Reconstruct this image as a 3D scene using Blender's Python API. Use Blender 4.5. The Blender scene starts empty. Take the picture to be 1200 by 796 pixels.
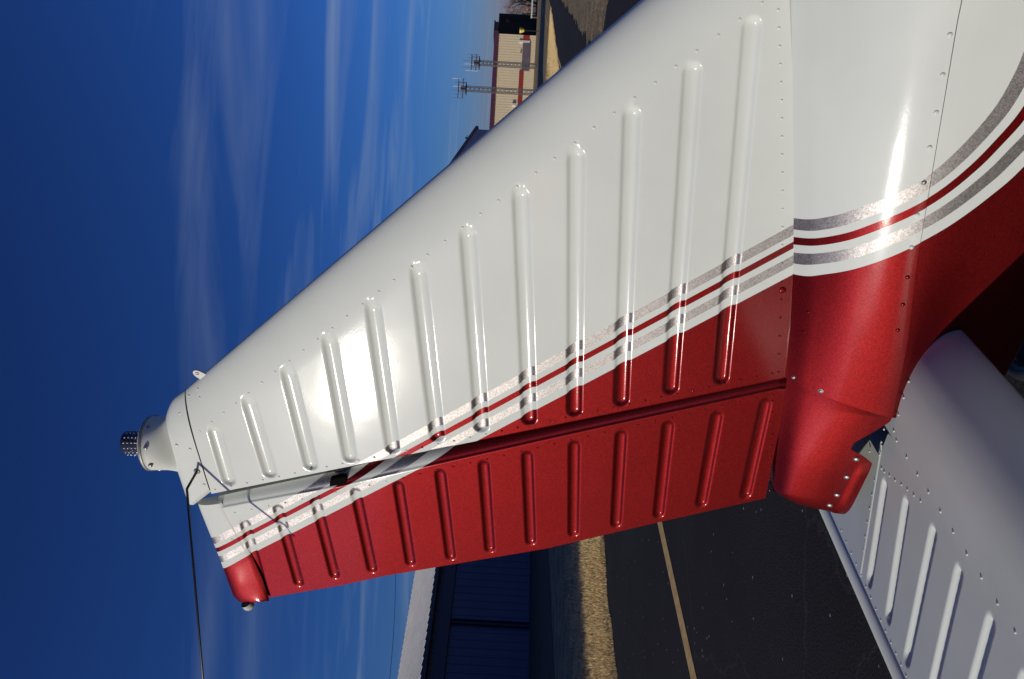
import bpy, math, random
import numpy as np
from mathutils import Matrix, Vector
random.seed(7); rng = np.random.default_rng(7)
scene = bpy.context.scene
# ------------------------------------------------------------------ camera, sky, sun, exposure
F = 933.0 / 1200.0                         # focal length / long image side (28 mm equivalent)
CAMP = np.array([0.0, 0.0, 1.8])
RO = math.atan(0.055); CR, SR = math.cos(RO), math.sin(RO)
XC = np.array([SR, 0, -CR]); YC = np.array([CR, 0, SR]); FW = np.array([0, 1.0, 0])   # held in portrait: image left is up
cam = bpy.data.cameras.new('camera'); camo = bpy.data.objects.new('camera', cam)
scene.collection.objects.link(camo); scene.camera = camo
cam.sensor_fit = 'HORIZONTAL'; cam.sensor_width = 36.0; cam.lens = F * 36.0
cam.shift_x = 3.0 / 1200.0; cam.clip_end = 6000.0; cam.clip_start = 0.02
M = Matrix.Identity(4)
for i in range(3):
    M[i][0], M[i][1], M[i][2], M[i][3] = XC[i], YC[i], -FW[i], CAMP[i]
camo.matrix_world = M

SUN = np.array([-0.896, -0.390, 0.213]); SUN /= np.linalg.norm(SUN)
sun_el = math.asin(SUN[2]); sun_az = math.atan2(SUN[0], SUN[1])
sd = bpy.data.lights.new('sun', 'SUN'); sd.energy = 2.72; sd.angle = math.radians(0.53); sd.color = (1.0, 0.975, 0.84)
so = bpy.data.objects.new('sun', sd); scene.collection.objects.link(so); so.location = (-40, -20, 30)
so.rotation_euler = Vector(SUN.tolist()).to_track_quat('Z', 'Y').to_euler()

world = bpy.data.worlds.new('World'); scene.world = world; world.use_nodes = True
wt = world.node_tree; wt.nodes.clear()
def wn(t, **k):
    n = wt.nodes.new(t)
    for a, b in k.items(): setattr(n, a, b)
    return n
def wl(a, b): wt.links.new(a, b)
sky = wn('ShaderNodeTexSky', sky_type='NISHITA', sun_disc=False)
sky.sun_elevation = sun_el; sky.sun_rotation = sun_az; sky.air_density = 1.0; sky.dust_density = 0.8; sky.ozone_density = 10.0; sky.altitude = 300
sc0 = wn('ShaderNodeMixRGB', blend_type='MULTIPLY'); sc0.inputs[0].default_value = 1; sc0.inputs[2].default_value = (.1, .1, .1, 1)
gam = wn('ShaderNodeGamma'); gam.inputs[1].default_value = 1.45       # polarised, deep winter blue
hsv = wn('ShaderNodeMixRGB', blend_type='MULTIPLY'); hsv.inputs[0].default_value = 1; hsv.inputs[2].default_value = (62.0, 18.3, 12.9, 1)
wl(sky.outputs[0], sc0.inputs[1]); wl(sc0.outputs[0], gam.inputs[0]); wl(gam.outputs[0], hsv.inputs[1])
tc = wn('ShaderNodeTexCoord'); sep = wn('ShaderNodeSeparateXYZ'); wl(tc.outputs['Generated'], sep.inputs[0])
zc = wn('ShaderNodeMath', operation='MAXIMUM'); zc.inputs[1].default_value = 0.02; wl(sep.outputs[2], zc.inputs[0])
za = wn('ShaderNodeMath', operation='ADD'); za.inputs[1].default_value = 0.05; wl(zc.outputs[0], za.inputs[0])
dx = wn('ShaderNodeMath', operation='DIVIDE'); wl(sep.outputs[0], dx.inputs[0]); wl(za.outputs[0], dx.inputs[1])
dy = wn('ShaderNodeMath', operation='DIVIDE'); wl(sep.outputs[1], dy.inputs[0]); wl(za.outputs[0], dy.inputs[1])
cb = wn('ShaderNodeCombineXYZ'); wl(dx.outputs[0], cb.inputs[0]); wl(dy.outputs[0], cb.inputs[1])
mp = wn('ShaderNodeMapping'); mp.inputs['Scale'].default_value = (0.30, 1.25, 1); mp.inputs['Rotation'].default_value = (0, 0, -0.10); mp.inputs['Location'].default_value = (3.7, 0.2, 0)
wl(cb.outputs[0], mp.inputs[0])
n1 = wn('ShaderNodeTexNoise'); n1.inputs['Scale'].default_value = 1.5; n1.inputs['Detail'].default_value = 8; n1.inputs['Roughness'].default_value = 0.52; n1.inputs['Distortion'].default_value = 0.9
wl(mp.outputs[0], n1.inputs['Vector'])
n2 = wn('ShaderNodeTexNoise'); n2.inputs['Scale'].default_value = 0.8; n2.inputs['Detail'].default_value = 3; wl(mp.outputs[0], n2.inputs['Vector'])
r1 = wn('ShaderNodeMapRange'); r1.inputs[1].default_value = 0.46; r1.inputs[2].default_value = 0.86; wl(n1.outputs[0], r1.inputs[0])
r2 = wn('ShaderNodeMapRange'); r2.inputs[1].default_value = 0.44; r2.inputs[2].default_value = 0.62; wl(n2.outputs[0], r2.inputs[0])
cm = wn('ShaderNodeMath', operation='MULTIPLY'); wl(r1.outputs[0], cm.inputs[0]); wl(r2.outputs[0], cm.inputs[1])
cm2 = wn('ShaderNodeMath', operation='MULTIPLY'); cm2.inputs[1].default_value = 0.85; wl(cm.outputs[0], cm2.inputs[0])
rz = wn('ShaderNodeMapRange'); rz.inputs[1].default_value = .46; rz.inputs[2].default_value = .34; wl(sep.outputs[2], rz.inputs[0])   # high sky stays clear
cm3 = wn('ShaderNodeMath', operation='MULTIPLY'); wl(cm2.outputs[0], cm3.inputs[0]); wl(rz.outputs[0], cm3.inputs[1])
mixc = wn('ShaderNodeMixRGB'); mixc.inputs[2].default_value = (2.3, 3.0, 4.2, 1)
wl(cm3.outputs[0], mixc.inputs[0]); wl(hsv.outputs[0], mixc.inputs[1])
bg = wn('ShaderNodeBackground'); bg.inputs[1].default_value = 0.10; wl(mixc.outputs[0], bg.inputs[0])
wo = wn('ShaderNodeOutputWorld'); wl(bg.outputs[0], wo.inputs[0])
scene.view_settings.view_transform = 'Standard'; scene.view_settings.look = 'None'
scene.view_settings.exposure = 0.0; scene.view_settings.gamma = 1.0

# ------------------------------------------------------------------ pixel directions (1200 x 796 picture) and the aircraft frame
def ray(x, y): return FW + (x - 597) / 933.0 * XC + (398 - y) / 933.0 * YC
def on_ground(x, y, z=0.0):
    d = ray(x, y); return CAMP + d * ((CAMP[2] - z) / -d[2])
def at_depth(x, y, Y): return CAMP + ray(x, y) * Y
AFT = ray(675, 1950); AFT /= np.linalg.norm(AFT)
OUT = np.cross(AFT, [0, 0, 1]); OUT /= np.linalg.norm(OUT); OUT = -OUT if OUT[1] > 0 else OUT
UPV = np.cross(OUT, AFT); UPV = UPV if UPV[2] > 0 else -UPV
P0 = CAMP + ray(675, 330) * 1.62
H0 = -(P0 - .05 * OUT)[2] / UPV[2]
T0 = P0 - .05 * OUT + H0 * UPV
CS = np.array([(CAMP - T0) @ AFT, (CAMP - T0) @ OUT, (CAMP - T0) @ UPV + H0])      # camera in (s aft, o starboard, h up)
def soh(v): v = np.asarray(v, float); return np.stack([-v[..., 0], -v[..., 1], v[..., 2] - H0], -1)   # aircraft coords -> local mesh coords
def rayf(x, y):
    d = ray(x, y); return np.array([d @ AFT, d @ OUT, d @ UPV])
def hit_o(x, y, fn):                        # pixel onto a side surface o = fn(s, h)
    d = rayf(x, y); o = .04
    for _ in range(12):
        k = (o - CS[1]) / d[1]; p = CS + d * k; o = float(fn(p[0], p[2]))
    return p[0], o, p[2]
def hit_h(x, y, fn):                        # pixel onto an upper surface h = fn(s, o)
    d = rayf(x, y); h = -.65
    for _ in range(25):
        k = (h - CS[2]) / d[2]; p = CS + d * k; h = .5 * h + .5 * float(fn(p[0], p[1]))
    return p[0], p[1], h

# ------------------------------------------------------------------ materials
def new_mat(name):
    m = bpy.data.materials.new(name); m.use_nodes = True
    t = m.node_tree; b = t.nodes['Principled BSDF']; return m, t, b
def simple(name, col, rough=.6, metal=0., noise=0., nscale=8., bump=0., bscale=60., coat=0., spec=.5):
    m, t, b = new_mat(name)
    b.inputs['Roughness'].default_value = rough; b.inputs['Metallic'].default_value = metal
    b.inputs['Coat Weight'].default_value = coat; b.inputs['Coat Roughness'].default_value = .08
    b.inputs['Specular IOR Level'].default_value = spec
    b.inputs['Base Color'].default_value = (*col, 1)
    tcn = t.nodes.new('ShaderNodeTexCoord')
    if noise:
        n = t.nodes.new('ShaderNodeTexNoise'); n.inputs['Scale'].default_value = nscale; n.inputs['Detail'].default_value = 8; n.inputs['Roughness'].default_value = .65
        t.links.new(tcn.outputs['Object'], n.inputs['Vector'])
        r = t.nodes.new('ShaderNodeMapRange'); r.inputs[1].default_value = .25; r.inputs[2].default_value = .75; r.inputs[3].default_value = 1 - noise; r.inputs[4].default_value = 1 + noise
        t.links.new(n.outputs[0], r.inputs[0])
        mx = t.nodes.new('ShaderNodeMixRGB'); mx.blend_type = 'MULTIPLY'; mx.inputs[0].default_value = 1; mx.inputs[1].default_value = (*col, 1)
        t.links.new(r.outputs[0], mx.inputs[2]); t.links.new(mx.outputs[0], b.inputs['Base Color'])
    if bump:
        n = t.nodes.new('ShaderNodeTexNoise'); n.inputs['Scale'].default_value = bscale; n.inputs['Detail'].default_value = 4
        t.links.new(tcn.outputs['Object'], n.inputs['Vector'])
        bp = t.nodes.new('ShaderNodeBump'); bp.inputs['Strength'].default_value = bump; bp.inputs['Distance'].default_value = .01
        t.links.new(n.outputs[0], bp.inputs['Height']); t.links.new(bp.outputs[0], b.inputs['Normal'])
    return m
WHITE = (.655, .675, .615); RED = (.150, .0062, .0066); SILVER = (.30, .28, .272)
def paint_material():
    """Aircraft paint: white, silver and red bands chosen by the 'band' attribute (0 = first silver edge, 1 = red)."""
    m, t, b = new_mat('aircraft_paint'); L = t.links.new
    def nd(k): return t.nodes.new(k)
    at = nd('ShaderNodeAttribute'); at.attribute_name = 'band'
    mr = nd('ShaderNodeMapRange'); mr.inputs[1].default_value = -.5; mr.inputs[2].default_value = 1.5; L(at.outputs['Fac'], mr.inputs[0])
    edges = [(-.5, WHITE, 0), (0., SILVER, 1), (.20, WHITE, 0), (.335, RED, .8), (.468, WHITE, 0), (.605, SILVER, 1), (.80, WHITE, 0), (1., RED, .8)]
    cr = nd('ShaderNodeValToRGB'); me = nd('ShaderNodeValToRGB')
    for ramp, idx in ((cr, 0), (me, 1)):
        ramp.color_ramp.interpolation = 'CONSTANT'; els = ramp.color_ramp.elements
        while len(els) < len(edges): els.new(.5)
        for e, (p, c, mt) in zip(els, edges): e.position = (p + .5) / 2
        for e, (p, c, mt) in zip(els, edges): e.color = (*c, 1) if idx == 0 else (mt, mt, mt, 1)
        L(mr.outputs[0], ramp.inputs[0])
    tcn = nd('ShaderNodeTexCoord')
    fl = nd('ShaderNodeTexVoronoi'); fl.inputs['Scale'].default_value = 520; L(tcn.outputs['Object'], fl.inputs['Vector'])     # metal flake
    fr = nd('ShaderNodeMapRange'); fr.inputs[3].default_value = .7; fr.inputs[4].default_value = 1.35
    sx = nd('ShaderNodeSeparateXYZ'); L(fl.outputs['Color'], sx.inputs[0]); L(sx.outputs[0], fr.inputs[0])
    dn = nd('ShaderNodeTexNoise'); dn.inputs['Scale'].default_value = 5; dn.inputs['Detail'].default_value = 7; L(tcn.outputs['Object'], dn.inputs['Vector'])
    dr = nd('ShaderNodeMapRange'); dr.inputs[1].default_value = .3; dr.inputs[2].default_value = .7; dr.inputs[3].default_value = .95; dr.inputs[4].default_value = 1.03; L(dn.outputs[0], dr.inputs[0])
    fm = nd('ShaderNodeMixRGB'); fm.inputs[1].default_value = (1, 1, 1, 1); L(me.outputs[0], fm.inputs[0]); L(fr.outputs[0], fm.inputs[2])
    m1 = nd('ShaderNodeMixRGB'); m1.blend_type = 'MULTIPLY'; m1.inputs[0].default_value = 1; L(cr.outputs[0], m1.inputs[1]); L(fm.outputs[0], m1.inputs[2])
    m2 = nd('ShaderNodeMixRGB'); m2.blend_type = 'MULTIPLY'; m2.inputs[0].default_value = 1; L(m1.outputs[0], m2.inputs[1]); L(dr.outputs[0], m2.inputs[2])
    L(m2.outputs[0], b.inputs['Base Color']); L(me.outputs[0], b.inputs['Metallic'])
    rr = nd('ShaderNodeMapRange'); rr.inputs[3].default_value = .5; rr.inputs[4].default_value = .53; L(me.outputs[0], rr.inputs[0]); L(rr.outputs[0], b.inputs['Roughness'])
    sp = nd('ShaderNodeMapRange'); sp.inputs[3].default_value = .16; sp.inputs[4].default_value = .04; L(me.outputs[0], sp.inputs[0]); L(sp.outputs[0], b.inputs['Specular IOR Level'])
    b.inputs['Coat Weight'].default_value = .26; b.inputs['Coat Roughness'].default_value = .115
    # slight oil-canning of the thin sheet plus orange peel
    on = nd('ShaderNodeTexNoise'); on.inputs['Scale'].default_value = 6; on.inputs['Detail'].default_value = 2; L(tcn.outputs['Object'], on.inputs['Vector'])
    b1 = nd('ShaderNodeBump'); b1.inputs['Strength'].default_value = .035; b1.inputs['Distance'].default_value = .02; L(on.outputs[0], b1.inputs['Height'])
    op = nd('ShaderNodeTexNoise'); op.inputs['Scale'].default_value = 330; L(tcn.outputs['Object'], op.inputs['Vector'])
    b2 = nd('ShaderNodeBump'); b2.inputs['Strength'].default_value = .03; b2.inputs['Distance'].default_value = .002; L(op.outputs[0], b2.inputs['Height']); L(b1.outputs[0], b2.inputs['Normal'])
    L(b2.outputs[0], b.inputs['Normal']); L(b2.outputs[0], b.inputs['Coat Normal'])
    return m
PAINT = paint_material()
DULL = PAINT.copy(); DULL.name = 'weathered_paint'; bd = DULL.node_tree.nodes['Principled BSDF']; bd.inputs['Coat Roughness'].default_value = .34; bd.inputs['Coat Weight'].default_value = .2
MT = dict(
    steel=simple('screw_steel', (.36, .35, .33), .45, .8, .35, 300),
    black=simple('black_rubber', (.015, .015, .016), .55),
    rod=simple('antenna_black', (.03, .027, .025), .35, .2),
    lens=simple('strobe_dark', (.05, .055, .08), .12, .3, coat=.6),
    led=simple('strobe_led', (.75, .75, .78), .25, .4),
    lamp=simple('nav_light_glass', (.62, .60, .52), .12, coat=.8),
    grime=simple('weathered_metal', (.34, .31, .28), .5, .5, .35, 60),
    recess_black=simple('recess_shade_black', (.004, .004, .004), .95, spec=.05),  # near-black colour in place of the shade inside recesses
    tyre=simple('tyre', (.02, .02, .02), .8, bump=.3),
    navy=simple('navy_siding', (.034, .045, .13), .5, 0, .15, .6),
    navyd=simple('navy_trim', (.012, .016, .05), .5),
    roof=simple('galvanised_roof', (.62, .59, .54), .5, .25, .16, 1.2),
    dark=simple('dark_steel_and_shade', (.012, .012, .014), .6),  # also carries painted shade on the annex and the hangar soffit
    tan=simple('tan_siding', (.78, .67, .43), .7, 0, .06, 1.5),
    maroon=simple('maroon_trim', (.10, .03, .07), .5),
    doorred=simple('red_door', (.34, .045, .03), .5),
    greywin=simple('grey_panel', (.16, .13, .15), .4, 0, .25, 1.2),
    whitetrim=simple('white_trim', (.75, .74, .70), .5),
    yellow=simple('yellow_enamel', (.75, .58, .10), .5),
    galv=simple('galvanised_mast', (.20, .19, .18), .5, .6),
    bark=simple('bare_bark', (.20, .14, .09), .9, 0, .3, 3),
    twig=simple('dry_brush', (.22, .13, .07), .9, 0, .35, 2),
    linep=simple('faded_yellow_paint', (.80, .50, .17), .8, 0, .35, 9),
    straw=simple('dry_straw', (.78, .56, .26), .9, 0, .25, 2.5),
    dirt=simple('packed_dirt', (.13, .07, .032), .95, 0, .3, .8, .5, 8),
    wire=simple('power_wire', (.03, .03, .03), .6),
)

# ------------------------------------------------------------------ object helpers
C = scene.collection
def tag(o, label=None, cat=None, group=None, kind=None):
    for k, v in (('label', label), ('category', cat), ('group', group), ('kind', kind)):
        if v: o[k] = v
    return o
def empty(name, loc=(0, 0, 0), rz=0.):
    o = bpy.data.objects.new(name, None); C.objects.link(o); o.location = loc; o.rotation_euler = (0, 0, rz); o.empty_display_size = .1; return o
def obj(name, v, f, mat, parent=None, smooth=False, attr=None):
    me = bpy.data.meshes.new(name)
    me.from_pydata(np.asarray(v, float).tolist(), [], [tuple(int(i) for i in q) for q in f]); me.update()
    if smooth: me.polygons.foreach_set('use_smooth', np.ones(len(me.polygons), bool))
    if attr is not None:
        a = me.attributes.new('band', 'FLOAT', 'POINT'); a.data.foreach_set('value', np.asarray(attr, np.float32))
    me.materials.append(mat); o = bpy.data.objects.new(name, me); C.objects.link(o)
    if parent is not None: o.parent = parent
    return o
class MB:
    def __init__(s): s.v = []; s.f = []; s.a = []
    def add(s, v, f, a=None):
        n = len(s.v); v = np.asarray(v, float); s.v.extend(v.tolist()); s.f.extend([tuple(int(i) + n for i in q) for q in f]); s.a.extend([0. if a is None else a] * len(v) if np.isscalar(a) or a is None else list(a)); return s
    def box(s, lo, hi, a=None):
        x0, y0, z0 = lo; x1, y1, z1 = hi
        v = [(x0, y0, z0), (x1, y0, z0), (x1, y1, z0), (x0, y1, z0), (x0, y0, z1), (x1, y0, z1), (x1, y1, z1), (x0, y1, z1)]
        return s.add(v, [(3, 2, 1, 0), (4, 5, 6, 7), (0, 1, 5, 4), (1, 2, 6, 5), (2, 3, 7, 6), (3, 0, 4, 7)], a)
    def tube(s, pts, r, n=8, cap=True, a=None):
        pts = np.asarray(pts, float); rs = np.broadcast_to(np.asarray(r, float), (len(pts),)); V = []; Fc = []
        tprev = None
        for i, p in enumerate(pts):
            t = pts[min(i + 1, len(pts) - 1)] - pts[max(i - 1, 0)]; t = t / (np.linalg.norm(t) + 1e-12)
            if tprev is None:
                u = np.cross(t, [0, 0, 1.0]); u = np.cross(t, [1.0, 0, 0]) if np.linalg.norm(u) < .1 else u
            else: u = tprev - t * (tprev @ t)
            u = u / np.linalg.norm(u); tprev = u; w = np.cross(t, u)
            for k in range(n):
                q = 2 * math.pi * k / n; V.append(p + rs[i] * (math.cos(q) * u + math.sin(q) * w))
        for i in range(len(pts) - 1):
            for k in range(n): Fc.append((i * n + k, i * n + (k + 1) % n, (i + 1) * n + (k + 1) % n, (i + 1) * n + k))
        if cap: Fc.append(tuple(range(n))[::-1]); Fc.append(tuple((len(pts) - 1) * n + k for k in range(n)))
        return s.add(V, Fc, a)
    def lathe(s, c, ax, prof, n=24, a=None):
        """prof: list of (radius, height along ax)"""
        c = np.asarray(c, float); ax = np.asarray(ax, float); ax /= np.linalg.norm(ax)
        u = np.cross(ax, [1, 0, 0.]); u = np.cross(ax, [0, 1., 0]) if np.linalg.norm(u) < .1 else u; u /= np.linalg.norm(u); w = np.cross(ax, u)
        V = []; Fc = []
        for r, h in prof:
            for k in range(n):
                q = 2 * math.pi * k / n; V.append(c + ax * h + max(r, 1e-5) * (math.cos(q) * u + math.sin(q) * w))
        for i in range(len(prof) - 1):
            for k in range(n): Fc.append((i * n + k, i * n + (k + 1) % n, (i + 1) * n + (k + 1) % n, (i + 1) * n + k))
        return s.add(V, Fc, a)
    def build(s, name, mat, parent=None, smooth=False): return obj(name, s.v, s.f, mat, parent, smooth, s.a)
def grid_faces(nr, nc, off=0, flip=False):
    i, j = np.meshgrid(np.arange(nr - 1), np.arange(nc - 1), indexing='ij'); a = (i * nc + j).ravel() + off
    q = np.stack([a, a + 1, a + nc + 1, a + nc], 1); return q[:, ::-1] if flip else q
def obj_grid(name, P, mat, parent=None, attr=None, extra=None, flip=False):
    """P: (rows, cols, 3); several grids may be passed as a list of (P, attr, flip)"""
    Ps = P if isinstance(P, list) else [(P, attr, flip)]
    V, Fc, Aa, n = [], [], [], 0
    for p, a, fl in Ps:
        V.append(p.reshape(-1, 3)); Fc.append(grid_faces(p.shape[0], p.shape[1], n, fl)); Aa.append((np.zeros(p.shape[:2]) if a is None else np.broadcast_to(a, p.shape[:2])).ravel()); n += p.shape[0] * p.shape[1]
    V = np.concatenate(V); Fc = np.concatenate(Fc); Aa = np.concatenate(Aa).astype(np.float32)
    me = bpy.data.meshes.new(name); me.vertices.add(len(V)); me.vertices.foreach_set('co', V.astype(np.float32).ravel())
    me.loops.add(Fc.size); me.loops.foreach_set('vertex_index', Fc.astype(np.int32).ravel())
    me.polygons.add(len(Fc)); me.polygons.foreach_set('loop_start', np.arange(0, Fc.size, 4, dtype=np.int32)); me.polygons.foreach_set('loop_total', np.full(len(Fc), 4, np.int32))
    me.update(calc_edges=True); me.validate()
    me.polygons.foreach_set('use_smooth', np.ones(len(me.polygons), bool))
    a = me.attributes.new('band', 'FLOAT', 'POINT'); a.data.foreach_set('value', Aa)
    me.materials.append(mat); o = bpy.data.objects.new(name, me); C.objects.link(o)
    if parent is not None: o.parent = parent
    return o

# ================================================================== THE SETTING
def ground_material():
    m, t, b = new_mat('dry_grass_ground'); L = t.links.new
    tcn = t.nodes.new('ShaderNodeTexCoord')
    n = t.nodes.new('ShaderNodeTexNoise'); n.inputs['Scale'].default_value = 1.3; n.inputs['Detail'].default_value = 12; n.inputs['Roughness'].default_value = .72; L(tcn.outputs['Object'], n.inputs['Vector'])
    cr = t.nodes.new('ShaderNodeValToRGB'); e = cr.color_ramp.elements
    e[0].position = .3; e[0].color = (.13, .085, .04, 1); e[1].position = .72; e[1].color = (.56, .40, .18, 1); x = e.new(.52); x.color = (.36, .25, .11, 1)
    L(n.outputs[0], cr.inputs[0]); L(cr.outputs[0], b.inputs['Base Color']); b.inputs['Roughness'].default_value = .95
    n2 = t.nodes.new('ShaderNodeTexNoise'); n2.inputs['Scale'].default_value = 9; n2.inputs['Detail'].default_value = 8; L(tcn.outputs['Object'], n2.inputs['Vector'])
    bp = t.nodes.new('ShaderNodeBump'); bp.inputs['Strength'].default_value = 1; bp.inputs['Distance'].default_value = .12; L(n2.outputs[0], bp.inputs['Height']); L(bp.outputs[0], b.inputs['Normal'])
    return m
def asphalt_material():
    m, t, b = new_mat('asphalt'); L = t.links.new
    tcn = t.nodes.new('ShaderNodeTexCoord')
    def noise(sc, det=6, ro=.6):
        n = t.nodes.new('ShaderNodeTexNoise'); n.inputs['Scale'].default_value = sc; n.inputs['Detail'].default_value = det; n.inputs['Roughness'].default_value = ro; L(tcn.outputs['Object'], n.inputs['Vector']); return n
    a = noise(.5); g = noise(60, 4, .7); st = t.nodes.new('ShaderNodeTexVoronoi'); st.inputs['Scale'].default_value = 26; L(tcn.outputs['Object'], st.inputs['Vector'])
    c1 = t.nodes.new('ShaderNodeValToRGB'); e = c1.color_ramp.elements; e[0].position = .3; e[0].color = (.029, .0235, .020, 1); e[1].position = .75; e[1].color = (.045, .0385, .034, 1); L(a.outputs[0], c1.inputs[0])
    c2 = t.nodes.new('ShaderNodeMapRange'); c2.inputs[1].default_value = .3; c2.inputs[2].default_value = .75; c2.inputs[3].default_value = .55; c2.inputs[4].default_value = 1.5; L(g.outputs[0], c2.inputs[0])
    mu = t.nodes.new('ShaderNodeMixRGB'); mu.blend_type = 'MULTIPLY'; mu.inputs[0].default_value = 1; L(c1.outputs[0], mu.inputs[1]); L(c2.outputs[0], mu.inputs[2])
    # pale chips: a few cells of the aggregate
    sx = t.nodes.new('ShaderNodeSeparateXYZ'); L(st.outputs['Color'], sx.inputs[0])
    gt = t.nodes.new('ShaderNodeMath'); gt.operation = 'GREATER_THAN'; gt.inputs[1].default_value = .985; L(sx.outputs[0], gt.inputs[0])
    lt = t.nodes.new('ShaderNodeMath'); lt.operation = 'LESS_THAN'; lt.inputs[1].default_value = .28; L(st.outputs['Distance'], lt.inputs[0])
    an = t.nodes.new('ShaderNodeMath'); an.operation = 'MULTIPLY'; L(gt.outputs[0], an.inputs[0]); L(lt.outputs[0], an.inputs[1])
    mx = t.nodes.new('ShaderNodeMixRGB'); mx.inputs[2].default_value = (.34, .30, .26, 1); L(an.outputs[0], mx.inputs[0]); L(mu.outputs[0], mx.inputs[1])
    # thin cracks
    wv = t.nodes.new('ShaderNodeTexVoronoi'); wv.feature = 'DISTANCE_TO_EDGE'; wv.inputs['Scale'].default_value = .33
    wa = noise(1.6, 5); ad = t.nodes.new('ShaderNodeMixRGB'); ad.blend_type = 'ADD'; ad.inputs[0].default_value = .55; L(tcn.outputs['Object'], ad.inputs[1]); L(wa.outputs['Color'], ad.inputs[2]); L(ad.outputs[0], wv.inputs['Vector'])
    cl = t.nodes.new('ShaderNodeMath'); cl.operation = 'LESS_THAN'; cl.inputs[1].default_value = .004; L(wv.outputs['Distance'], cl.inputs[0])
    ck = t.nodes.new('ShaderNodeMath'); ck.operation = 'MULTIPLY'; ck.inputs[1].default_value = .14; L(cl.outputs[0], ck.inputs[0])
    m3 = t.nodes.new('ShaderNodeMixRGB'); m3.inputs[2].default_value = (.17, .14, .11, 1); L(ck.outputs[0], m3.inputs[0]); L(mx.outputs[0], m3.inputs[1])
    L(m3.outputs[0], b.inputs['Base Color']); b.inputs['Roughness'].default_value = .92; b.inputs['Specular IOR Level'].default_value = .2
    bp = t.nodes.new('ShaderNodeBump'); bp.inputs['Strength'].default_value = .8; bp.inputs['Distance'].default_value = .006; L(g.outputs[0], bp.inputs['Height']); L(bp.outputs[0], b.inputs['Normal'])
    return m
ASPH = asphalt_material(); GRASS = ground_material()
o = obj('ground', [(-2500, -600, -.012), (2500, -600, -.012), (2500, 4500, -.012), (-2500, 4500, -.012)], [(0, 1, 2, 3)], GRASS); tag(o, kind='structure')
def wob(pts, amp, step=.35):
    out = []
    for (x0, y0), (x1, y1) in zip(pts[:-1], pts[1:]):
        n = max(1, min(220, int(math.hypot(x1 - x0, y1 - y0) / step)))
        for i in range(n):
            t = i / n; out.append((x0 + (x1 - x0) * t + rng.normal(0, amp), y0 + (y1 - y0) * t + rng.normal(0, amp)))
    out.append(pts[-1]); return out
ap_ = [np.array([-11.55, 43.4]) + k * np.array([.545, .839]) + q * np.array([.839, -.545]) for k, q in ((-95, -1), (46, -1), (46, 9), (-6, 10.5), (-20, 14), (-95, 16))]
o = obj('hangar_apron', [(*p, -.004) for p in ap_], [tuple(range(6))], MT['dirt']); tag(o, kind='structure')
far_edge = wob([(-22.9, -17.0), (-4.8, 11.4), (-3.3, 13.75), (14.3, 41.5), (26, 62)], .10)
near_edge = wob([(38, 84), (18.95, 44.1), (8.84, 23.4), (7.2, 19.0), (10, 13), (24, 8)], .12)
poly = far_edge + [(150, 300), (156, 298)] + near_edge + [(60, -4), (60, -60), (-40, -60)]
o = obj('taxiway', [(x, y, 0) for x, y in poly], [tuple(range(len(poly)))], ASPH); tag(o, kind='structure')
# painted line on the asphalt
lp = np.array([(-9.2, -5.6), (-5.9, 1.0), (-2.92, 7.05), (-1.95, 8.95), (5.2, 22.9), (13.73, 39.67), (39.8, 95.2)])
d = np.gradient(lp, axis=0); d /= np.linalg.norm(d, axis=1)[:, None]; nrm = np.stack([d[:, 1], -d[:, 0]], 1)
v = [(*(p - n * .085), .004) for p, n in zip(lp, nrm)] + [(*(p + n * .085), .004) for p, n in zip(lp, nrm)]; k = len(lp)
o = obj('taxiway_line', v, [(i, i + k, i + k + 1, i + 1) for i in range(k - 1)], MT['linep']); tag(o, kind='structure')
# straw growing along the verge beside the taxiway
fe = np.array([p for p in far_edge if p[1] > 4]); seg = fe[1:] - fe[:-1]; NB = 150000
near = np.nonzero((fe[:-1, 1] > 9) & (fe[:-1, 1] < 24))[0]
j = np.where(rng.random(NB) < .7, rng.choice(near, NB), rng.integers(0, len(seg), NB)); q = np.abs(rng.normal(0, 2.0, NB)) - .06
pp = fe[j] + seg[j] * rng.random((NB, 1)) + q[:, None] * np.array([-.84, .54]); hh = rng.uniform(.035, .085, NB) * np.where(q > .2, 1, .6); ww = rng.uniform(.002, .0048, NB) * (1 + pp[:, 1] / 25)
an = math.atan2(.898, -.394) + rng.normal(0, .7, NB); wd = np.stack([np.cos(an), np.sin(an)], 1) * ww[:, None]; le = rng.normal(0, .03, (NB, 2))
V = np.empty((NB, 3, 3)); V[:, 0, :2] = pp - wd; V[:, 1, :2] = pp + wd; V[:, 2, :2] = pp + le; V[:, :2, 2] = -.012; V[:, 2, 2] = hh
V = V.reshape(-1, 3); Fc = np.arange(NB * 3).reshape(-1, 3)
o = obj('dry_grass', V, Fc, MT['straw']); tag(o, 'short dry straw coloured grass growing along the taxiway edge', 'grass', kind='stuff')

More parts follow.
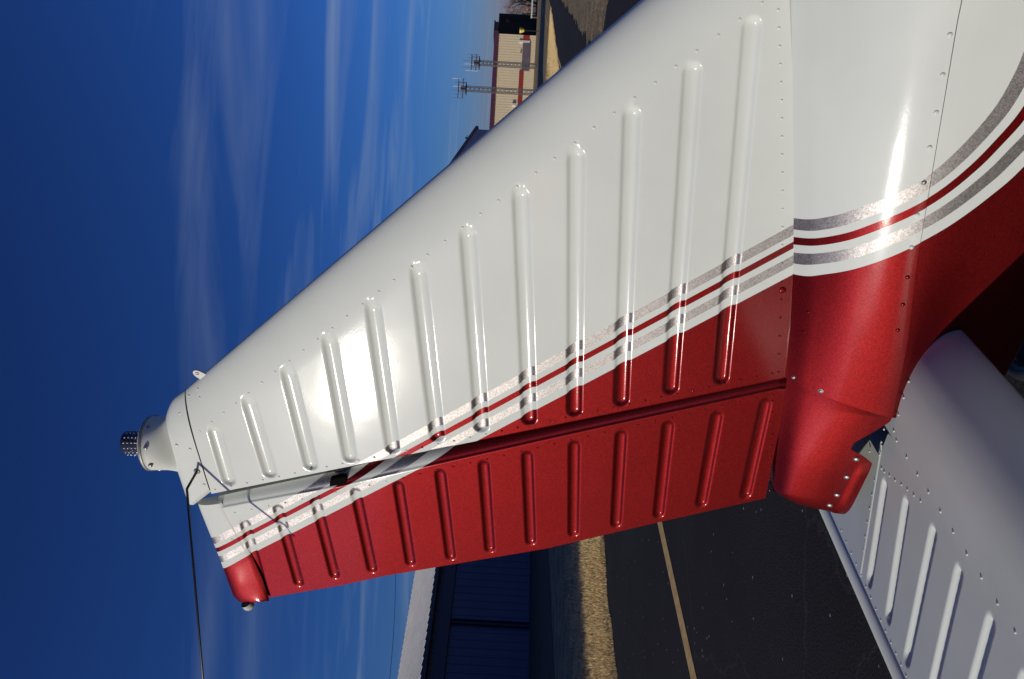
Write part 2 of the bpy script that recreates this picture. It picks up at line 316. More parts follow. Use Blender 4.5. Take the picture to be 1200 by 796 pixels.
# ------------------------------------------------------------------ navy hangar with a corrugated roof
AZ = math.radians(33.0); HD = np.array([math.sin(AZ), math.cos(AZ), 0]); HN = np.array([math.cos(AZ), -math.sin(AZ), 0]); HB = np.array([-11.55, 43.4, 0])
def hp(k, q, z): return HB + HD * k + HN * q + np.array([0, 0, z])           # k along, q towards the taxiway, z up
def corr(k0, k1, top, bot, pitch, amp, nv):
    """trapezoid-corrugated sheet between two lines given as (q, z), ribs running top to bottom"""
    ks = []; am = []
    k = k0
    while k < k1:
        for fr, a in (((0, 0), (.55, 0), (.62, 1), (.78, 1), (.85, 0)) if amp == .035 else ((0, 0), (.42, 0), (.5, 1), (.72, 1), (.8, 0))): ks.append(k + fr * pitch); am.append(a)
        k += pitch
    ks = np.array(ks); am = np.array(am) * amp; t = np.array([0, top[1] - bot[1]]); L_ = np.array([top[0] - bot[0], top[1] - bot[1]]); L_ /= np.linalg.norm(L_); n = np.array([L_[1], -L_[0]]) * nv
    rows = []
    for (q, z) in (bot, top): rows.append(np.stack([hp(a, q + n[0] * b, z + n[1] * b) for a, b in zip(ks, am)]))
    return np.stack(rows)
hg = empty('hangar', hp(0, 0, 0)); tag(hg, 'long navy blue metal hangar with pale corrugated roof beside the taxiway', 'hangar')
HO = np.asarray(hg.location)
K0, K1, EZ, RZ, HW = -95.0, 44.0, 5.0, 7.75, 13.0
def flat(o): o.data.polygons.foreach_set('use_smooth', np.zeros(len(o.data.polygons), bool)); return o
flat(obj_grid('wall', corr(K0, K1, (0, EZ - .1), (0, 0), .6, .03, 1) - HO, MT['navy'], hg))
flat(obj_grid('roof', corr(K0 - .3, K1 + .3, (-HW, RZ), (.55, EZ - .02), .46, .035, 1) - HO, MT['roof'], hg))
obj('rear_roof', np.array([hp(K0, -HW, RZ - .02), hp(K1, -HW, RZ - .02), hp(K1, -2 * HW, EZ), hp(K0, -2 * HW, EZ)]) - HO, [(0, 1, 2, 3)], MT['roof'], hg)
obj('rear_wall', np.array([hp(K0, -2 * HW, EZ), hp(K1, -2 * HW, EZ), hp(K1, -2 * HW, 0), hp(K0, -2 * HW, 0)]) - HO, [(0, 1, 2, 3)], MT['navy'], hg)
for kk in (K0, K1):
    obj('gable', np.array([hp(kk, 0, 0), hp(kk, 0, EZ - .1), hp(kk, -HW, RZ - .1), hp(kk, -2 * HW, EZ - .1), hp(kk, -2 * HW, 0)]) - HO, [(0, 1, 2, 3, 4)], MT['navy'], hg)
def hbox(name, k0, k1, q0, q1, z0, z1, mat, parent=hg):
    b = MB(); vs = [hp(a, q, z) - HO for z in (z0, z1) for a, q in ((k0, q0), (k1, q0), (k1, q1), (k0, q1))]
    b.add(vs, [(3, 2, 1, 0), (4, 5, 6, 7), (0, 1, 5, 4), (1, 2, 6, 5), (2, 3, 7, 6), (3, 0, 4, 7)]); return b.build(name, mat, parent)
hbox('gutter', K0 - .2, K1 + .2, .56, .70, EZ - .22, EZ - .06, MT['navyd'])
hbox('soffit', K0, K1, .05, .55, EZ - .16, EZ - .12, MT['dark'])  # near-black colour paints in the shadow under the eave
hbox('door_rail', K0 + 1, K1 - 1, .04, .30, 3.95, 4.5, MT['navyd'])
JK = float(np.linalg.lstsq(np.stack([HD[:2], -ray(575, 731)[:2]], 1), -HB[:2], rcond=None)[0][0])
DW = 9.0
for i in range(-9, 5):
    if JK + (i + 1) * DW > K1 - 1 or JK + i * DW < K0 + 1: continue
    q = .08 if i % 2 else .16
    dr_ = flat(obj_grid('sliding_door', corr(JK + i * DW + .07, JK + (i + 1) * DW - .6, (q, 3.93), (q, .05), .45, .025, 1) - HO, MT['navy'], hg))
    hbox('door_edge', JK + (i + 1) * DW - .16, JK + (i + 1) * DW - .06, q - .03, q + .04, .05, 3.93, MT['dark'], dr_)
# unseen taller hangar, added so its shadow reaches further over the verge
shade_hangar = empty('hangar', hp(-30, 0, 0)); tag(shade_hangar, 'unseen taller navy hangar added past the near end of the long one to lengthen its shadow', 'hangar'); HO2 = np.asarray(shade_hangar.location)
E2, R2_ = 7.6, 9.9
flat(obj_grid('wall', corr(-110, -30, (.6, E2 - .1), (.6, 0), .6, .03, 1) - HO2, MT['navy'], shade_hangar)); flat(obj_grid('roof', corr(-110.3, -29.8, (-HW, R2_), (1.1, E2 - .02), .46, .035, 1) - HO2, MT['roof'], shade_hangar))
obj('gable', np.array([hp(-30, .55, 0), hp(-30, .55, E2 - .1), hp(-30, -HW, R2_ - .1), hp(-30, -2 * HW, E2), hp(-30, -2 * HW, 0)]) - HO2, [(0, 1, 2, 3, 4)], MT['navy'], shade_hangar)
# second, steep-roofed navy building whose corner shows past the fin
c0 = at_depth(559, 151, 75.0); c1 = at_depth(528, 196, 75.0); ez, rz_ = c0[2], c1[2]
L0 = np.array([c1[0] - (c0[0] - c1[0]), 75.0, 0]); bsh = empty('shed', (c1[0], 75, 0)); tag(bsh, 'steep roofed dark navy building peeking out past the leading edge of the fin', 'building')
def bl(x, y, z): return (x - c1[0], y - 75, z)
xl, xr, xm = c1[0] * 2 - c0[0], c0[0] - .05, c1[0]
obj('wall', [bl(xl, 75, 0), bl(xr, 75, 0), bl(xr, 75, ez), bl(xm, 75, rz_), bl(xl, 75, ez), bl(xl, 95, 0), bl(xr, 95, 0), bl(xr, 95, ez), bl(xm, 95, rz_), bl(xl, 95, ez)],
    [(0, 1, 2, 3, 4), (9, 8, 7, 6, 5), (1, 6, 7, 2), (5, 0, 4, 9)], MT['navy'], bsh)
for x_, z_ in ((xr + .25, ez - .12), (xl - .25, ez - .12)):
    b = MB(); a0 = np.array(bl(xm, 74.7, rz_ + .05)); a1 = np.array(bl(x_, 74.7, z_)); dy_ = np.array([0, 20.6, 0]); th = np.array([0, 0, .22])
    b.add([a0, a1, a1 + dy_, a0 + dy_, a0 + th, a1 + th, a1 + dy_ + th, a0 + dy_ + th], [(3, 2, 1, 0), (4, 5, 6, 7), (0, 1, 5, 4), (1, 2, 6, 5), (2, 3, 7, 6), (3, 0, 4, 7)]); b.build('roof', MT['navyd'], bsh)
p = at_depth(556, 161, 75.0); b = MB(); q = np.array(bl(*p)); q[1] = .4
b.tube([q + (0, 0, -.3), q + (0, 0, .75)], .03, 6).tube([q + (-.25, 0, .72), q + (.25, 0, .72)], .035, 6).lathe(q + (0, 0, .75), (0, 0, 1), [(0, 0), (.09, .02), (.09, .12), (0, .16)], 8); b.build('roof_antenna', MT['galv'], bsh)

# ------------------------------------------------------------------ tan building across the field
BY = 145.0
def bx_(y): return (398 - y) / 933.0 * CR * BY + .0          # lateral position of a picture row at that distance
X1 = at_depth(600, 40, BY)[0]; X0 = at_depth(600, 240, BY)[0]; ZR = at_depth(577.5, 90, BY)[2]
tb = empty('building', (X1, BY, 0)); tag(tb, 'tan metal sided building with maroon roof edge and red doors across the field', 'building')
def tl(x, y, z): return (x - X1, y - BY, z)
V = []; xs = np.arange(X0, X1, .24); n = len(xs)
for z in (0, ZR - .6):
    for i, x in enumerate(xs): V.append(tl(x, BY - (.018 if i % 2 else 0), z))
obj('wall', V, [(i, i + 1, n + i + 1, n + i) for i in range(n - 1)], MT['tan'], tb)
MB().box(tl(X0, BY + .02, 0), tl(X1, BY + 22, ZR - .62)).build('side_wall', MT['navy'], tb)
MB().box(tl(X0 - .3, BY - .35, ZR - .60), tl(X1 + .3, BY + 22.3, ZR + .1)).build('roof_trim', MT['maroon'], tb)
def tpan(name, xa, xb, ya, yb, mat, q=.12, parent=tb):
    a = at_depth(xb, ya, BY); c = at_depth(xa, yb, BY); x0, x1 = sorted((a[0], c[0])); z0, z1 = sorted((max(.02, a[2]), c[2]))
    return MB().box(tl(x0, BY - .06 - q, z0), tl(x1, BY - .055, z1)).build(name, mat, tb)
tpan('overhead_door', 611, 622, 50.5, 83, MT['greywin'])
tpan('door', 613, 620.5, 42, 47.6, MT['doorred']); tpan('door_frame', 608.5, 621, 48.4, 50, MT['whitetrim'], .16)
tpan('red_panel', 606, 613.5, 83.5, 130, MT['doorred'], .10)
tpan('window_band', 610, 611, 60, 62.5, MT['dark'], .18)
tpan('wall_lamp', 600, 604, 122, 124.5, MT['whitetrim'], .3)
# annex: two stepped volumes, the shade on them put into a near-black colour
a1 = at_depth(581, 28, BY + 4); a2 = at_depth(585, 20, BY + 6)
ann = empty('annex', (a1[0], BY + 6, 0)); tag(ann, 'stepped block at the end of the tan building, shade put into its dark colour', 'building')
xs1 = at_depth(600, 40, BY)[0] + .5
MB().box((xs1 - a1[0], -3, 0), (0, 12, a1[2])).build('front_block', MT['dark'], ann)
MB().box((.003, -1, 0), (a2[0] - a1[0] + .3, 12, a2[2])).build('rear_block', MT['dark'], ann)
MB().box((.6, -1.15, a2[2] - 1.9), (1.3, -1.003, a2[2] - 1.3)).build('vent', MT['doorred'], ann)
MB().box((xs1 - a1[0] - .1, -3.2, a1[2] + .003), (.2, 12, a1[2] + .25)).build('coping', MT['navyd'], ann)
# yellow lantern-shaped sign on its post
p = on_ground(626.5, 35); Ys = 118.0; p = np.array([at_depth(600, 35, Ys)[0], Ys, 0]); zt = at_depth(609, 35, Ys)[2]; zb = at_depth(614.5, 35, Ys)[2]
sg = empty('yellow_marker', p); tag(sg, 'yellow bucket shaped marker on a dark post before the dark annex', 'marker')
MB().tube([(0, 0, 0), (0, 0, zb)], .07, 8).build('post', MT['dark'], sg)
MB().lathe((0, 0, zb), (0, 0, 1), [(0, 0), (.22, .02), (.42, .55), (.42, zt - zb), (0, zt - zb)], 12).build('marker_body', MT['yellow'], sg)
MB().box((-.08, -.45, .35 + zb), (.08, -.40, zt - zb + zb - .12)).build('marker_stripe', MT['dark'], sg)

# ------------------------------------------------------------------ two lattice masts
def mast(px, py, Y, w, arms, lab):
    base = np.array([at_depth(600, py, Y)[0], Y, 0]); zt = at_depth(px, py, Y)[2]
    m = empty('lattice_mast', base); tag(m, lab, 'mast', 'lattice masts in front of the tan building')
    for sx in (-1, 1):
        for sy in (-1, 1): MB().tube([(sx * w, sy * w, 0), (sx * w, sy * w, zt)], .055, 5).build('leg', MT['galv'], m)
    b = MB(); n = int(zt / (2 * w)); dz = zt / n
    for i in range(n):
        z0, z1 = i * dz, (i + 1) * dz
        for (ax, ay, bx, by) in ((-1, -1, 1, -1), (1, -1, 1, 1), (1, 1, -1, 1), (-1, 1, -1, -1)):
            b.tube([(ax * w, ay * w, z0), (bx * w, by * w, z1)], .026, 4, False).tube([(ax * w, ay * w, z1), (bx * w, by * w, z1)], .026, 4, False)
    o = b.build('bracing', MT['galv'], m); o['kind'] = 'stuff'
    pf = MB().box((-.75, -.6, zt), (.75, .6, zt + .1)); pf.build('platform', MT['dark'], m)
    for i in (-1, 0, 1): MB().tube([(i * .7, -.58, zt + .1), (i * .7, -.58, zt + 1.1)], .045, 5).build('rail_post', MT['galv'], m)
    MB().tube([(-.75, -.58, zt + 1.05), (.75, -.58, zt + 1.05)], .045, 5).build('handrail', MT['galv'], m)
    MB().box((-.28, -.3, zt + .1), (.28, .3, zt + .8)).build('equipment_box', MT['galv'], m)
    for z in (.5, 1.15): MB().tube([(-arms, 0, zt + z), (arms, 0, zt + z)], .055, 5).build('cross_arm', MT['galv'], m)
    for x in np.linspace(-arms, arms, 6):
        hh = rng.uniform(1.4, 2.4); MB().tube([(x, 0, zt + .2), (x, 0, zt + hh)], .028, 5).build('whip_antenna', MT['whitetrim'] if rng.random() < .6 else MT['galv'], m)
    return m
mast(546.5, 107, 112, .30, 1.35, 'taller lattice mast with cross arms and whip antennas before the tan building')
mast(562, 76, 112, .27, 1.15, 'shorter lattice mast with cross arms before the grey overhead door')

# ------------------------------------------------------------------ bare trees and scrub beside the annex
def bare_tree(base, h, spread, seed, depth=6, r0=.16, name='bare_tree', mat='bark'):
    rs = np.random.default_rng(seed); t = empty(name, base); B1 = MB(); B2 = MB()
    def grow(p, d, L_, r, k):
        n = 3; pts = [p]
        for i in range(n):
            d = d + rs.normal(0, .13, 3); d /= np.linalg.norm(d); pts.append(pts[-1] + d * L_ / n)
        (B1 if k > depth - 2 else B2).tube(pts, np.linspace(r, r * .65, n + 1), 5 if k > 2 else 3, False)
        if k == 0: return
        for i in range(rs.integers(2, 4)):
            a = rs.normal(0, 1, 3); a -= d * (a @ d); a /= np.linalg.norm(a); nd = d + a * rs.uniform(.35, .95) * spread + np.array([0, 0, .12]); nd /= np.linalg.norm(nd)
            grow(pts[-1] if i else pts[-1], nd, L_ * rs.uniform(.62, .86), r * .62, k - 1)
        a = rs.normal(0, 1, 3); nd = d + a * .6; nd /= np.linalg.norm(nd); grow(pts[2], nd, L_ * .6, r * .45, k - 2 if k > 1 else 0)
    grow(np.zeros(3), np.array([0, 0, 1.0]), h * .26, r0, depth)
    B1.build('trunk', MT[mat], t); B2.build('crown', MT['twig'], t); return t
def gx(y, Y): return at_depth(600, y, Y)[0]
tag(bare_tree((gx(3, 158), 158, 0), 15.5, 1.1, 3, 7, .24), 'bare branching tree reaching above the dark annex', 'tree', 'bare trees beside the annex')
tag(bare_tree((gx(-42, 165), 165, 0), 12.0, 1.0, 11, 6, .2), 'bare tree standing further beyond the annex', 'tree', 'bare trees beside the annex')
for i, (y, Y, h) in enumerate(((14, 164, 8.5), (6, 168, 9.0), (-3, 163, 9.4), (-14, 166, 9.6))):
    t = bare_tree((gx(y, Y), Y, 0), h, 1.5, 20 + i, 6, .14, 'scrub_bush', 'twig'); tag(t, ['dense brown leafless scrub bush close against the dark annex', 'brown leafless scrub bush second from the dark annex', 'brown leafless scrub bush third from the dark annex', 'tallest brown scrub bush farthest from the dark annex'][i], 'bush', 'scrub beside the annex')
# low white rail in front of the scrub
rl = empty('rail_fence', (gx(20, 135), 135, 0)); tag(rl, 'low white rail fence before the brown scrub', 'fence')
MB().box((0, -.05, .95), (30, .05, 1.2)).build('rail', MT['whitetrim'], rl)
for i in range(10): MB().box((i * 3.2 + .1, .052, 0), (i * 3.2 + .25, .2, 1.15)).build('fence_post', MT['bark'], rl)
# distant treeline closing the horizon
B = MB()
for i in range(2600):
    x = rng.uniform(-420, 420); y = rng.uniform(520, 560); h = 5 + 4 * abs(math.sin(x * .013)) + rng.normal(0, 1.4)
    z = rng.uniform(0, max(h, 2)); s_ = rng.uniform(.8, 2.2); a = rng.normal(0, 1, (3, 3)) * s_; B.add(a + np.array([x, y, z]), [(0, 1, 2)])
o = B.build('distant_wood', MT['twig']); tag(o, 'far brown wood along the horizon behind the buildings', 'wood', kind='stuff')
# overhead wire behind the hangar roof
a = at_depth(465.5, 640, 80); b_ = at_depth(459.5, 796, 66); dd = b_ - a
pts = [a + dd * t + np.array([0, 0, .8 * (t - .5) ** 2]) for t in np.linspace(-1.2, 2.2, 24)]
o = MB().tube(pts, .022, 5).build('overhead_wire', MT['wire']); tag(o, 'thin overhead wire running above the hangar roof', 'wire')
# loose black hose on the ground by the stabilizer
hpts = [on_ground(x, y, .03) for x, y in ((1184, 428), (1189, 433), (1194, 436.5), (1200, 438), (1210, 437), (1224, 430), (1240, 418))]
hp2 = []
for i in range(len(hpts) - 1):
    for t in np.linspace(0, 1, 4, endpoint=False): hp2.append(hpts[i] * (1 - t) + hpts[i + 1] * t)
o = MB().tube(hp2, .026, 8).build('rope', MT['black'], None, True); tag(o, 'black tie-down rope lying on the ground below the stabilizer', 'rope')

# ================================================================== THE AIRPLANE
ap = empty('airplane'); tag(ap, 'white airplane tail with red and silver stripes, fin, rudder and stabilizer', 'airplane')
Mx = Matrix.Identity(4)
for i in range(3): Mx[i][0], Mx[i][1], Mx[i][2], Mx[i][3] = -AFT[i], -OUT[i], UPV[i], T0[i]
ap.matrix_world = Mx
def tm(h): return .05 - .020 * h
def sle(h): return .242 + .787 * (h - .854)
def ste(h): return .358 + .2376 * h
def finface(s, h):
    d = np.maximum(s - sle(h), 0); x = np.minimum(d / .16, 1)
    return tm(h) * (1 - (1 - x) ** 2.3) ** .55 - .004 * (np.maximum(d - .16, 0) / .5) ** 2
def fband(s, h): return (s - .629 * h - .150) / .118
def groove(s, h, beads, w, D):
    z = np.zeros_like(s)
    for (sa, ha, sb, hb) in beads:
        t = np.clip((s - sa) / (sb - sa), 0, 1); hc = ha + (hb - ha) * t
        ds = np.maximum(np.maximum(sa - s, s - sb), 0); r = np.sqrt((h - hc) ** 2 + ds ** 2)
        x = np.clip(r / w, 0, 1.35)
        prof = np.where(x < .82, np.sqrt(np.clip(1 - (x * .86) ** 2, 0, 1)) - .709, 0) ; e = np.clip((1.22 - x) / .55, 0, 1); sm = e * e * (3 - 2 * e)
        z = np.maximum(z, D * sm * (.55 + .45 * np.cos(np.clip(x, 0, 1) * 1.45)))
    return z
BEADF = [(252, 508), (292, 474), (338, 440), (386, 403), (437, 363), (490, 321), (548, 278), (610, 232), (675, 185), (740, 137), (811, 85), (881, 32)]
BEADA = [(268, 563), (316, 554), (364, 545), (410, 536), (460, 525), (512, 511), (564, 500), (620, 491), (673, 481), (728, 469), (786, 455), (845, 443)]
fbeads = []
for a, b in zip(BEADF, BEADA):
    pa, pb = hit_o(*a, finface), hit_o(*b, finface); fbeads.append((pa[0], pa[2], pb[0], pb[2]))
def hbot(s): return np.interp(s, [-1.0, -.519, -.347, -.22, -.044, .112, .24, .3], [-.30, -.356, -.386, -.407, -.433, -.448, -.455, -.458])
def lap(s): return s
# ---- fin skin
def fin_grid(dh, du, side):
    hm = np.arange(-.338, .9011, dh); hl_ = np.linspace(0, 1, max(5, int(.11 / dh)))[:-1]
    dn = np.concatenate([.16 * (1 - np.cos(np.linspace(0, math.pi / 2, 22)[:-1])) ]); nu = int(1.0 / du)
    rows_s, rows_h = [], []
    for kind, val in [('b', x) for x in hl_] + [('m', x) for x in hm]:
        h = -.338 if kind == 'b' else val; a, b = sle(h), ste(h); L_ = b - a
        dd_ = dn * min(1, L_ / .4); st_ = .16 * min(1, L_ / .4)
        s = a + np.concatenate([dd_, np.linspace(st_, L_, nu)])
        hh = np.full_like(s, h)
        if kind == 'b':
            b0 = hbot(s); hh = b0 + (h - b0) * val; s2 = s + (hh - h) * np.interp((s - a) / L_, [0, 1], [.787, .2376]); s = s2; hh = hbot(s) + (h - hbot(s)) * val
        rows_s.append(s); rows_h.append(hh)
    S, H = np.array(rows_s), np.array(rows_h)
    O = finface(S, H); O[:, 0] = 0
    if side > 0: Bd = fband(S, H)
    else: Bd = fband(S, H)
    edge = np.clip((ste(H) - S) / .014, 0, 1)
    O = O - groove(S, H, fbeads, .0155, .0075) - .0008 * (np.abs(H + .405) < 0)
    # trailing lip turns inward
    Sx = np.concatenate([S, S[:, -1:] + .0015, S[:, -1:] - .004, S[:, -1:] - .03], 1); Hx = np.concatenate([H] + [H[:, -1:]] * 3, 1)
    Ox = np.concatenate([O, O[:, -1:] - .002, O[:, -1:] - .006, O[:, -1:] - .012], 1); Bx = np.concatenate([Bd] + [Bd[:, -1:]] * 3, 1)
    return soh(np.stack([Sx, Ox * side, Hx], -1)), Bx
G1, A1 = fin_grid(.0026, .0052, 1); G2, A2 = fin_grid(.006, .011, -1)
fin = obj_grid('fin', [(G1, A1, True), (G2, A2, False)], PAINT, ap)
# ---- rivets
def rivet_mb():
    return MB()
def dome(b, p, n, r, hgt, band, seg=7):
    n = np.asarray(n, float); n /= np.linalg.norm(n)
    b.lathe(soh(np.asarray(p)), soh(n) - soh(np.zeros(3)), [(r, -.0006), (r * .95, hgt * .35), (r * .6, hgt * .85), (.00002, hgt)], seg, band)
def line_pts(pts, n):
    pts = np.asarray(pts, float); L_ = np.concatenate([[0], np.cumsum(np.linalg.norm(np.diff(pts, axis=0), axis=1))]); t = np.linspace(0, L_[-1], n)
    return np.stack([np.interp(t, L_, pts[:, i]) for i in range(pts.shape[1])], 1)
nF = lambda s, h: np.array([0, 1, .012])
b = MB()
spar = [(234, 506), (248, 495), (262, 484), (276.5, 473), (291.5, 461), (307, 448.5), (322.6, 436), (339, 423.5), (355.5, 411), (372.5, 398), (389.5, 385), (406.8, 371), (425, 357), (444, 342), (461.5, 328.6), (482, 313), (501, 299), (521.6, 283), (542, 267), (563, 251), (584, 235.5), (606, 219), (628, 203), (650, 186), (673.7, 168), (696, 150), (719.5, 133), (743.6, 115), (768, 97.4), (792, 78), (816.6, 60), (842, 41.6), (867, 23), (893, 3.6)]
for x, y in spar:
    s, o_, h = hit_o(x, y, finface); dome(b, (s, o_, h), (0, 1, .01), 0.0031, .0008, fband(s, h))
for x, y in line_pts([(252, 574), (560, 511), (905, 438)], 36):
    s, o_, h = hit_o(x, y, finface); dome(b, (s, o_, h), (0, 1, .01), .0030, .0014, fband(s, h))
for x, y in line_pts([(912, 12), (916, 120), (917, 240), (916, 330), (912, 436)], 21):
    s, o_, h = hit_o(x, y, finface); dome(b, (s, o_, h), (0, 1, .01), .0028, .0013, fband(s, h))
for x, y in ((232, 456), (234, 466), (221.5, 464)):
    s, o_, h = hit_o(x, y, finface); dome(b, (s, o_, h), (0, 1, .02), .0026, .0012, -1)
o = b.build('rivets', PAINT, fin, True); o['kind'] = 'stuff'
b = MB(); b2 = hit_o(917, 340, finface); dome(b, b2, (0, 1, 0), .0075, .002, fband(b2[0], b2[2]), 14); b.build('dimpled_fastener', PAINT, fin, True)

# ---- fin tip cap with the beacon seat
ch = np.linspace(0, 1, 30)
def cap_rows():
    R = []; Bn = []
    hs_ = np.concatenate([np.linspace(.9021, .955, 8), .955 + .024 * np.sin(np.linspace(0, math.pi / 2, 9)[1:])])
    for i, h in enumerate(hs_):
        q = max(0, (h - .955) / .024); shr = math.sqrt(max(0, 1 - q * q)) if q < 1 else 0
        fr = (h - .9035) / .0755
        s0 = .281 + .05 * fr + .10 * max(0, fr - .3) ** 2; s1 = .574 + .048 * min(1, fr * 1.25)
        row = []
        ths = np.linspace(0, 1, 40)
        for u in ths:
            s = s0 + (s1 - s0) * (1 - math.cos(u * math.pi / 2) if u < .999 else 1)
            d = s - s0; x = min(d / .13, 1); t = (tm(h) + .0008) * (1 - (1 - x) ** 2.3) ** .55
            e = (s1 - s) / .02; t *= (1 if e > 1 else .55 + .45 * math.sqrt(max(0, 1 - (1 - e) ** 2)))
            row.append((s, t * (shr if i < len(hs_) - 1 else 0), h))
        R.append(row)
    return np.array(R)
cr_ = cap_rows(); mir = cr_.copy(); mir[..., 1] *= -1
back = np.stack([cr_[:, -1], mir[:, -1]], 1)
cap = obj_grid('fin_tip_cap', [(soh(cr_), -1., False), (soh(mir), -1., True), (soh(back), -1., False)], PAINT, fin)
def cap_o(s, h): return (tm(h) + .0008) * (1 - (1 - min(max(s - .285 - .04 * (h - .9) / .07, 0) / .13, 1)) ** 2.3) ** .55
b = MB()
for x, y in ((211, 485), (222.6, 526.5), (207, 522), (239, 568)):
    s, o_, h = hit_o(x, y, cap_o); dome(b, (s, o_, h), (0, 1, .05), .0042, .0016, -1, 9)
o = b.build('rivets', PAINT, fin, True); o['kind'] = 'stuff'
# lap strip and tie lug on the leading edge
s, o_, h = hit_o(231, 437, lambda s, h: .004)
b = MB(); LUX = np.array([-.787, 0, .617]) * -1; LUX = np.array([-.617, 0, .787]); LUX /= np.linalg.norm(LUX); LUY = np.array([LUX[2], 0, -LUX[0]])
base_ = np.array([s, .004, h]) - LUX * .016
prof = [(-.012, -.0105), (.012, -.0095), (.0185, -.008), (.0235, -.0045), (.025, 0), (.0235, .0045), (.0185, .008), (.012, .0095), (-.012, .0105)]
V = []
for oo in (-.003, .003):
    for (a_, c_) in prof: V.append(base_ + LUX * a_ + LUY * c_ + np.array([0, oo, 0]))
n = len(prof)
b.add(soh(np.array(V)), [tuple(range(n))[::-1], tuple(range(n, 2 * n))] + [(i, (i + 1) % n, n + (i + 1) % n, n + i) for i in range(n)], -1.)
lug = b.build('lug', PAINT, fin)
q = MB(); q.lathe(soh(base_ + LUX * .015 + np.array([0, .0031, 0])), (0, -1, 0), [(.0048, 0), (.0040, .0012), (.0032, .0002), (0, .0002)], 14); q.build('lug_bolt', MT['grime'], fin, True)
# ---- beacon
bc = np.array([.436, 0, .962]); ax = np.array([-.02, 0, 1.0])
def lz(c, prof, n, name, mat, par, band=-1., smooth=True):
    q = MB(); q.lathe(soh(c), soh(ax) - soh(np.zeros(3)), prof, n, band); return q.build(name, mat, par, smooth)
bz = np.array([-.020, -.008, .000, .008, .016, .026, .038, .050, .0600, .0603, .0655, .0675, .0685, .0690])
ra = np.array([.105, .098, .0905, .083, .077, .072, .0685, .0665, .0655, .066, .066, .0635, .036, .0]); ro_ = np.array([.020, .024, .029, .0360, .044, .0530, .0600, .0640, .0655, .066, .066, .0635, .036, .0])
th_ = np.linspace(0, 2 * math.pi, 41); BP = np.stack([np.stack([bc[0] + z * ax[0] + a_ * np.cos(th_) + .012 * max(0, .03 - z) / .05, o_ * np.sin(th_), bc[2] + z + 0 * th_], 1) for z, a_, o_ in zip(bz, ra, ro_)])
bea = obj_grid('beacon', [(soh(BP), -1., False)], PAINT, ap)
lz(bc, [(.0662, .0585), (.0672, .0592), (.0672, .0648), (.066, .0655)], 36, 'clamp_ring', MT['grime'], bea)
lz(bc, [(.034, .068), (.034, .074), (.0295, .075), (.0295, .124), (.028, .128), (.022, .1295), (0, .130)], 28, 'lens', MT['lens'], bea)
q = MB()
for i in range(14):
    a = 2 * math.pi * i / 14
    for j in range(5): 
        n_ = np.array([math.cos(a), math.sin(a), 0]); p_ = bc + n_ * .0295 + ax * (.081 + j * .0092); dome(q, p_, n_, .0021, .0016, 0, 6)
o = q.build('led_array', MT['led'], bea, True); o['kind'] = 'stuff'
for i in range(8):
    a = 2 * math.pi * i / 8 + .5; n_ = np.array([math.cos(a), math.sin(a), 0]); q = MB(); dome(q, bc + n_ * .0656 + ax * .046, n_, .0055, .003, 0, 9); q.build('screw', MT['steel'], bea, True)
# ---- whip antenna swept aft and outboard
ms = hit_o(231, 552, lambda s, h: tm(h)); el = hit_o(219, 573, lambda s, h: .085); f1 = hit_o(238, 796, lambda s, h: .333)
el = np.array(el); f1 = np.array(f1); tip = el + (f1 - el) * 1.42
q = MB(); q.tube(soh(np.array([np.array(ms) - (0, .006, 0), ms, np.array(ms) * .5 + el * .5, el])), [.0036, .0034, .0030, .0030], 8)
ant = q.build('nav_antenna', MT['rod'], ap, True)
MB().tube(soh(np.array([el, el * .7 + tip * .3, tip])), [.0031, .0029, .0022], 8).build('rod', MT['rod'], ant, True)
q = MB(); dome(q, (ms[0], ms[1], ms[2]), (0, 1, 0), .009, .004, 0, 12); q.build('mount', MT['grime'], ant, True)

# ---- rudder
TR = .0805
def rface(s, h): return tm(h) - .0045 - .004 - (s - ste(h)) * TR
RHT = [-.470, .862]
def rf_line(h): return ste(h) + .0235
def rte(h): return np.interp(h, [-.5, -.469, -.203, .075, .5, .618, .843, .9], [.578 + .02, .588 + .022, .666 + .026, .753 + .03, .846 + .036, .879 + .038, .929 + .04, .943 + .04])
RBF = [(287, 614), (326, 597), (370, 588), (417, 578), (467, 570), (516, 556), (567, 546), (618, 535), (673, 523), (728, 511), (783, 500), (840, 489), (897, 474)]
RBA = [(308, 689), (350, 683), (392, 674), (436, 667), (481, 659), (528, 652), (574, 643), (622, 634), (672, 624), (722, 613), (772, 602), (822, 589), (874, 579)]
rbeads = []
for a, b in zip(RBF, RBA):
    pa, pb = hit_o(*a, rface), hit_o(*b, rface); rbeads.append((pa[0], pa[2], pb[0], pb[2]))
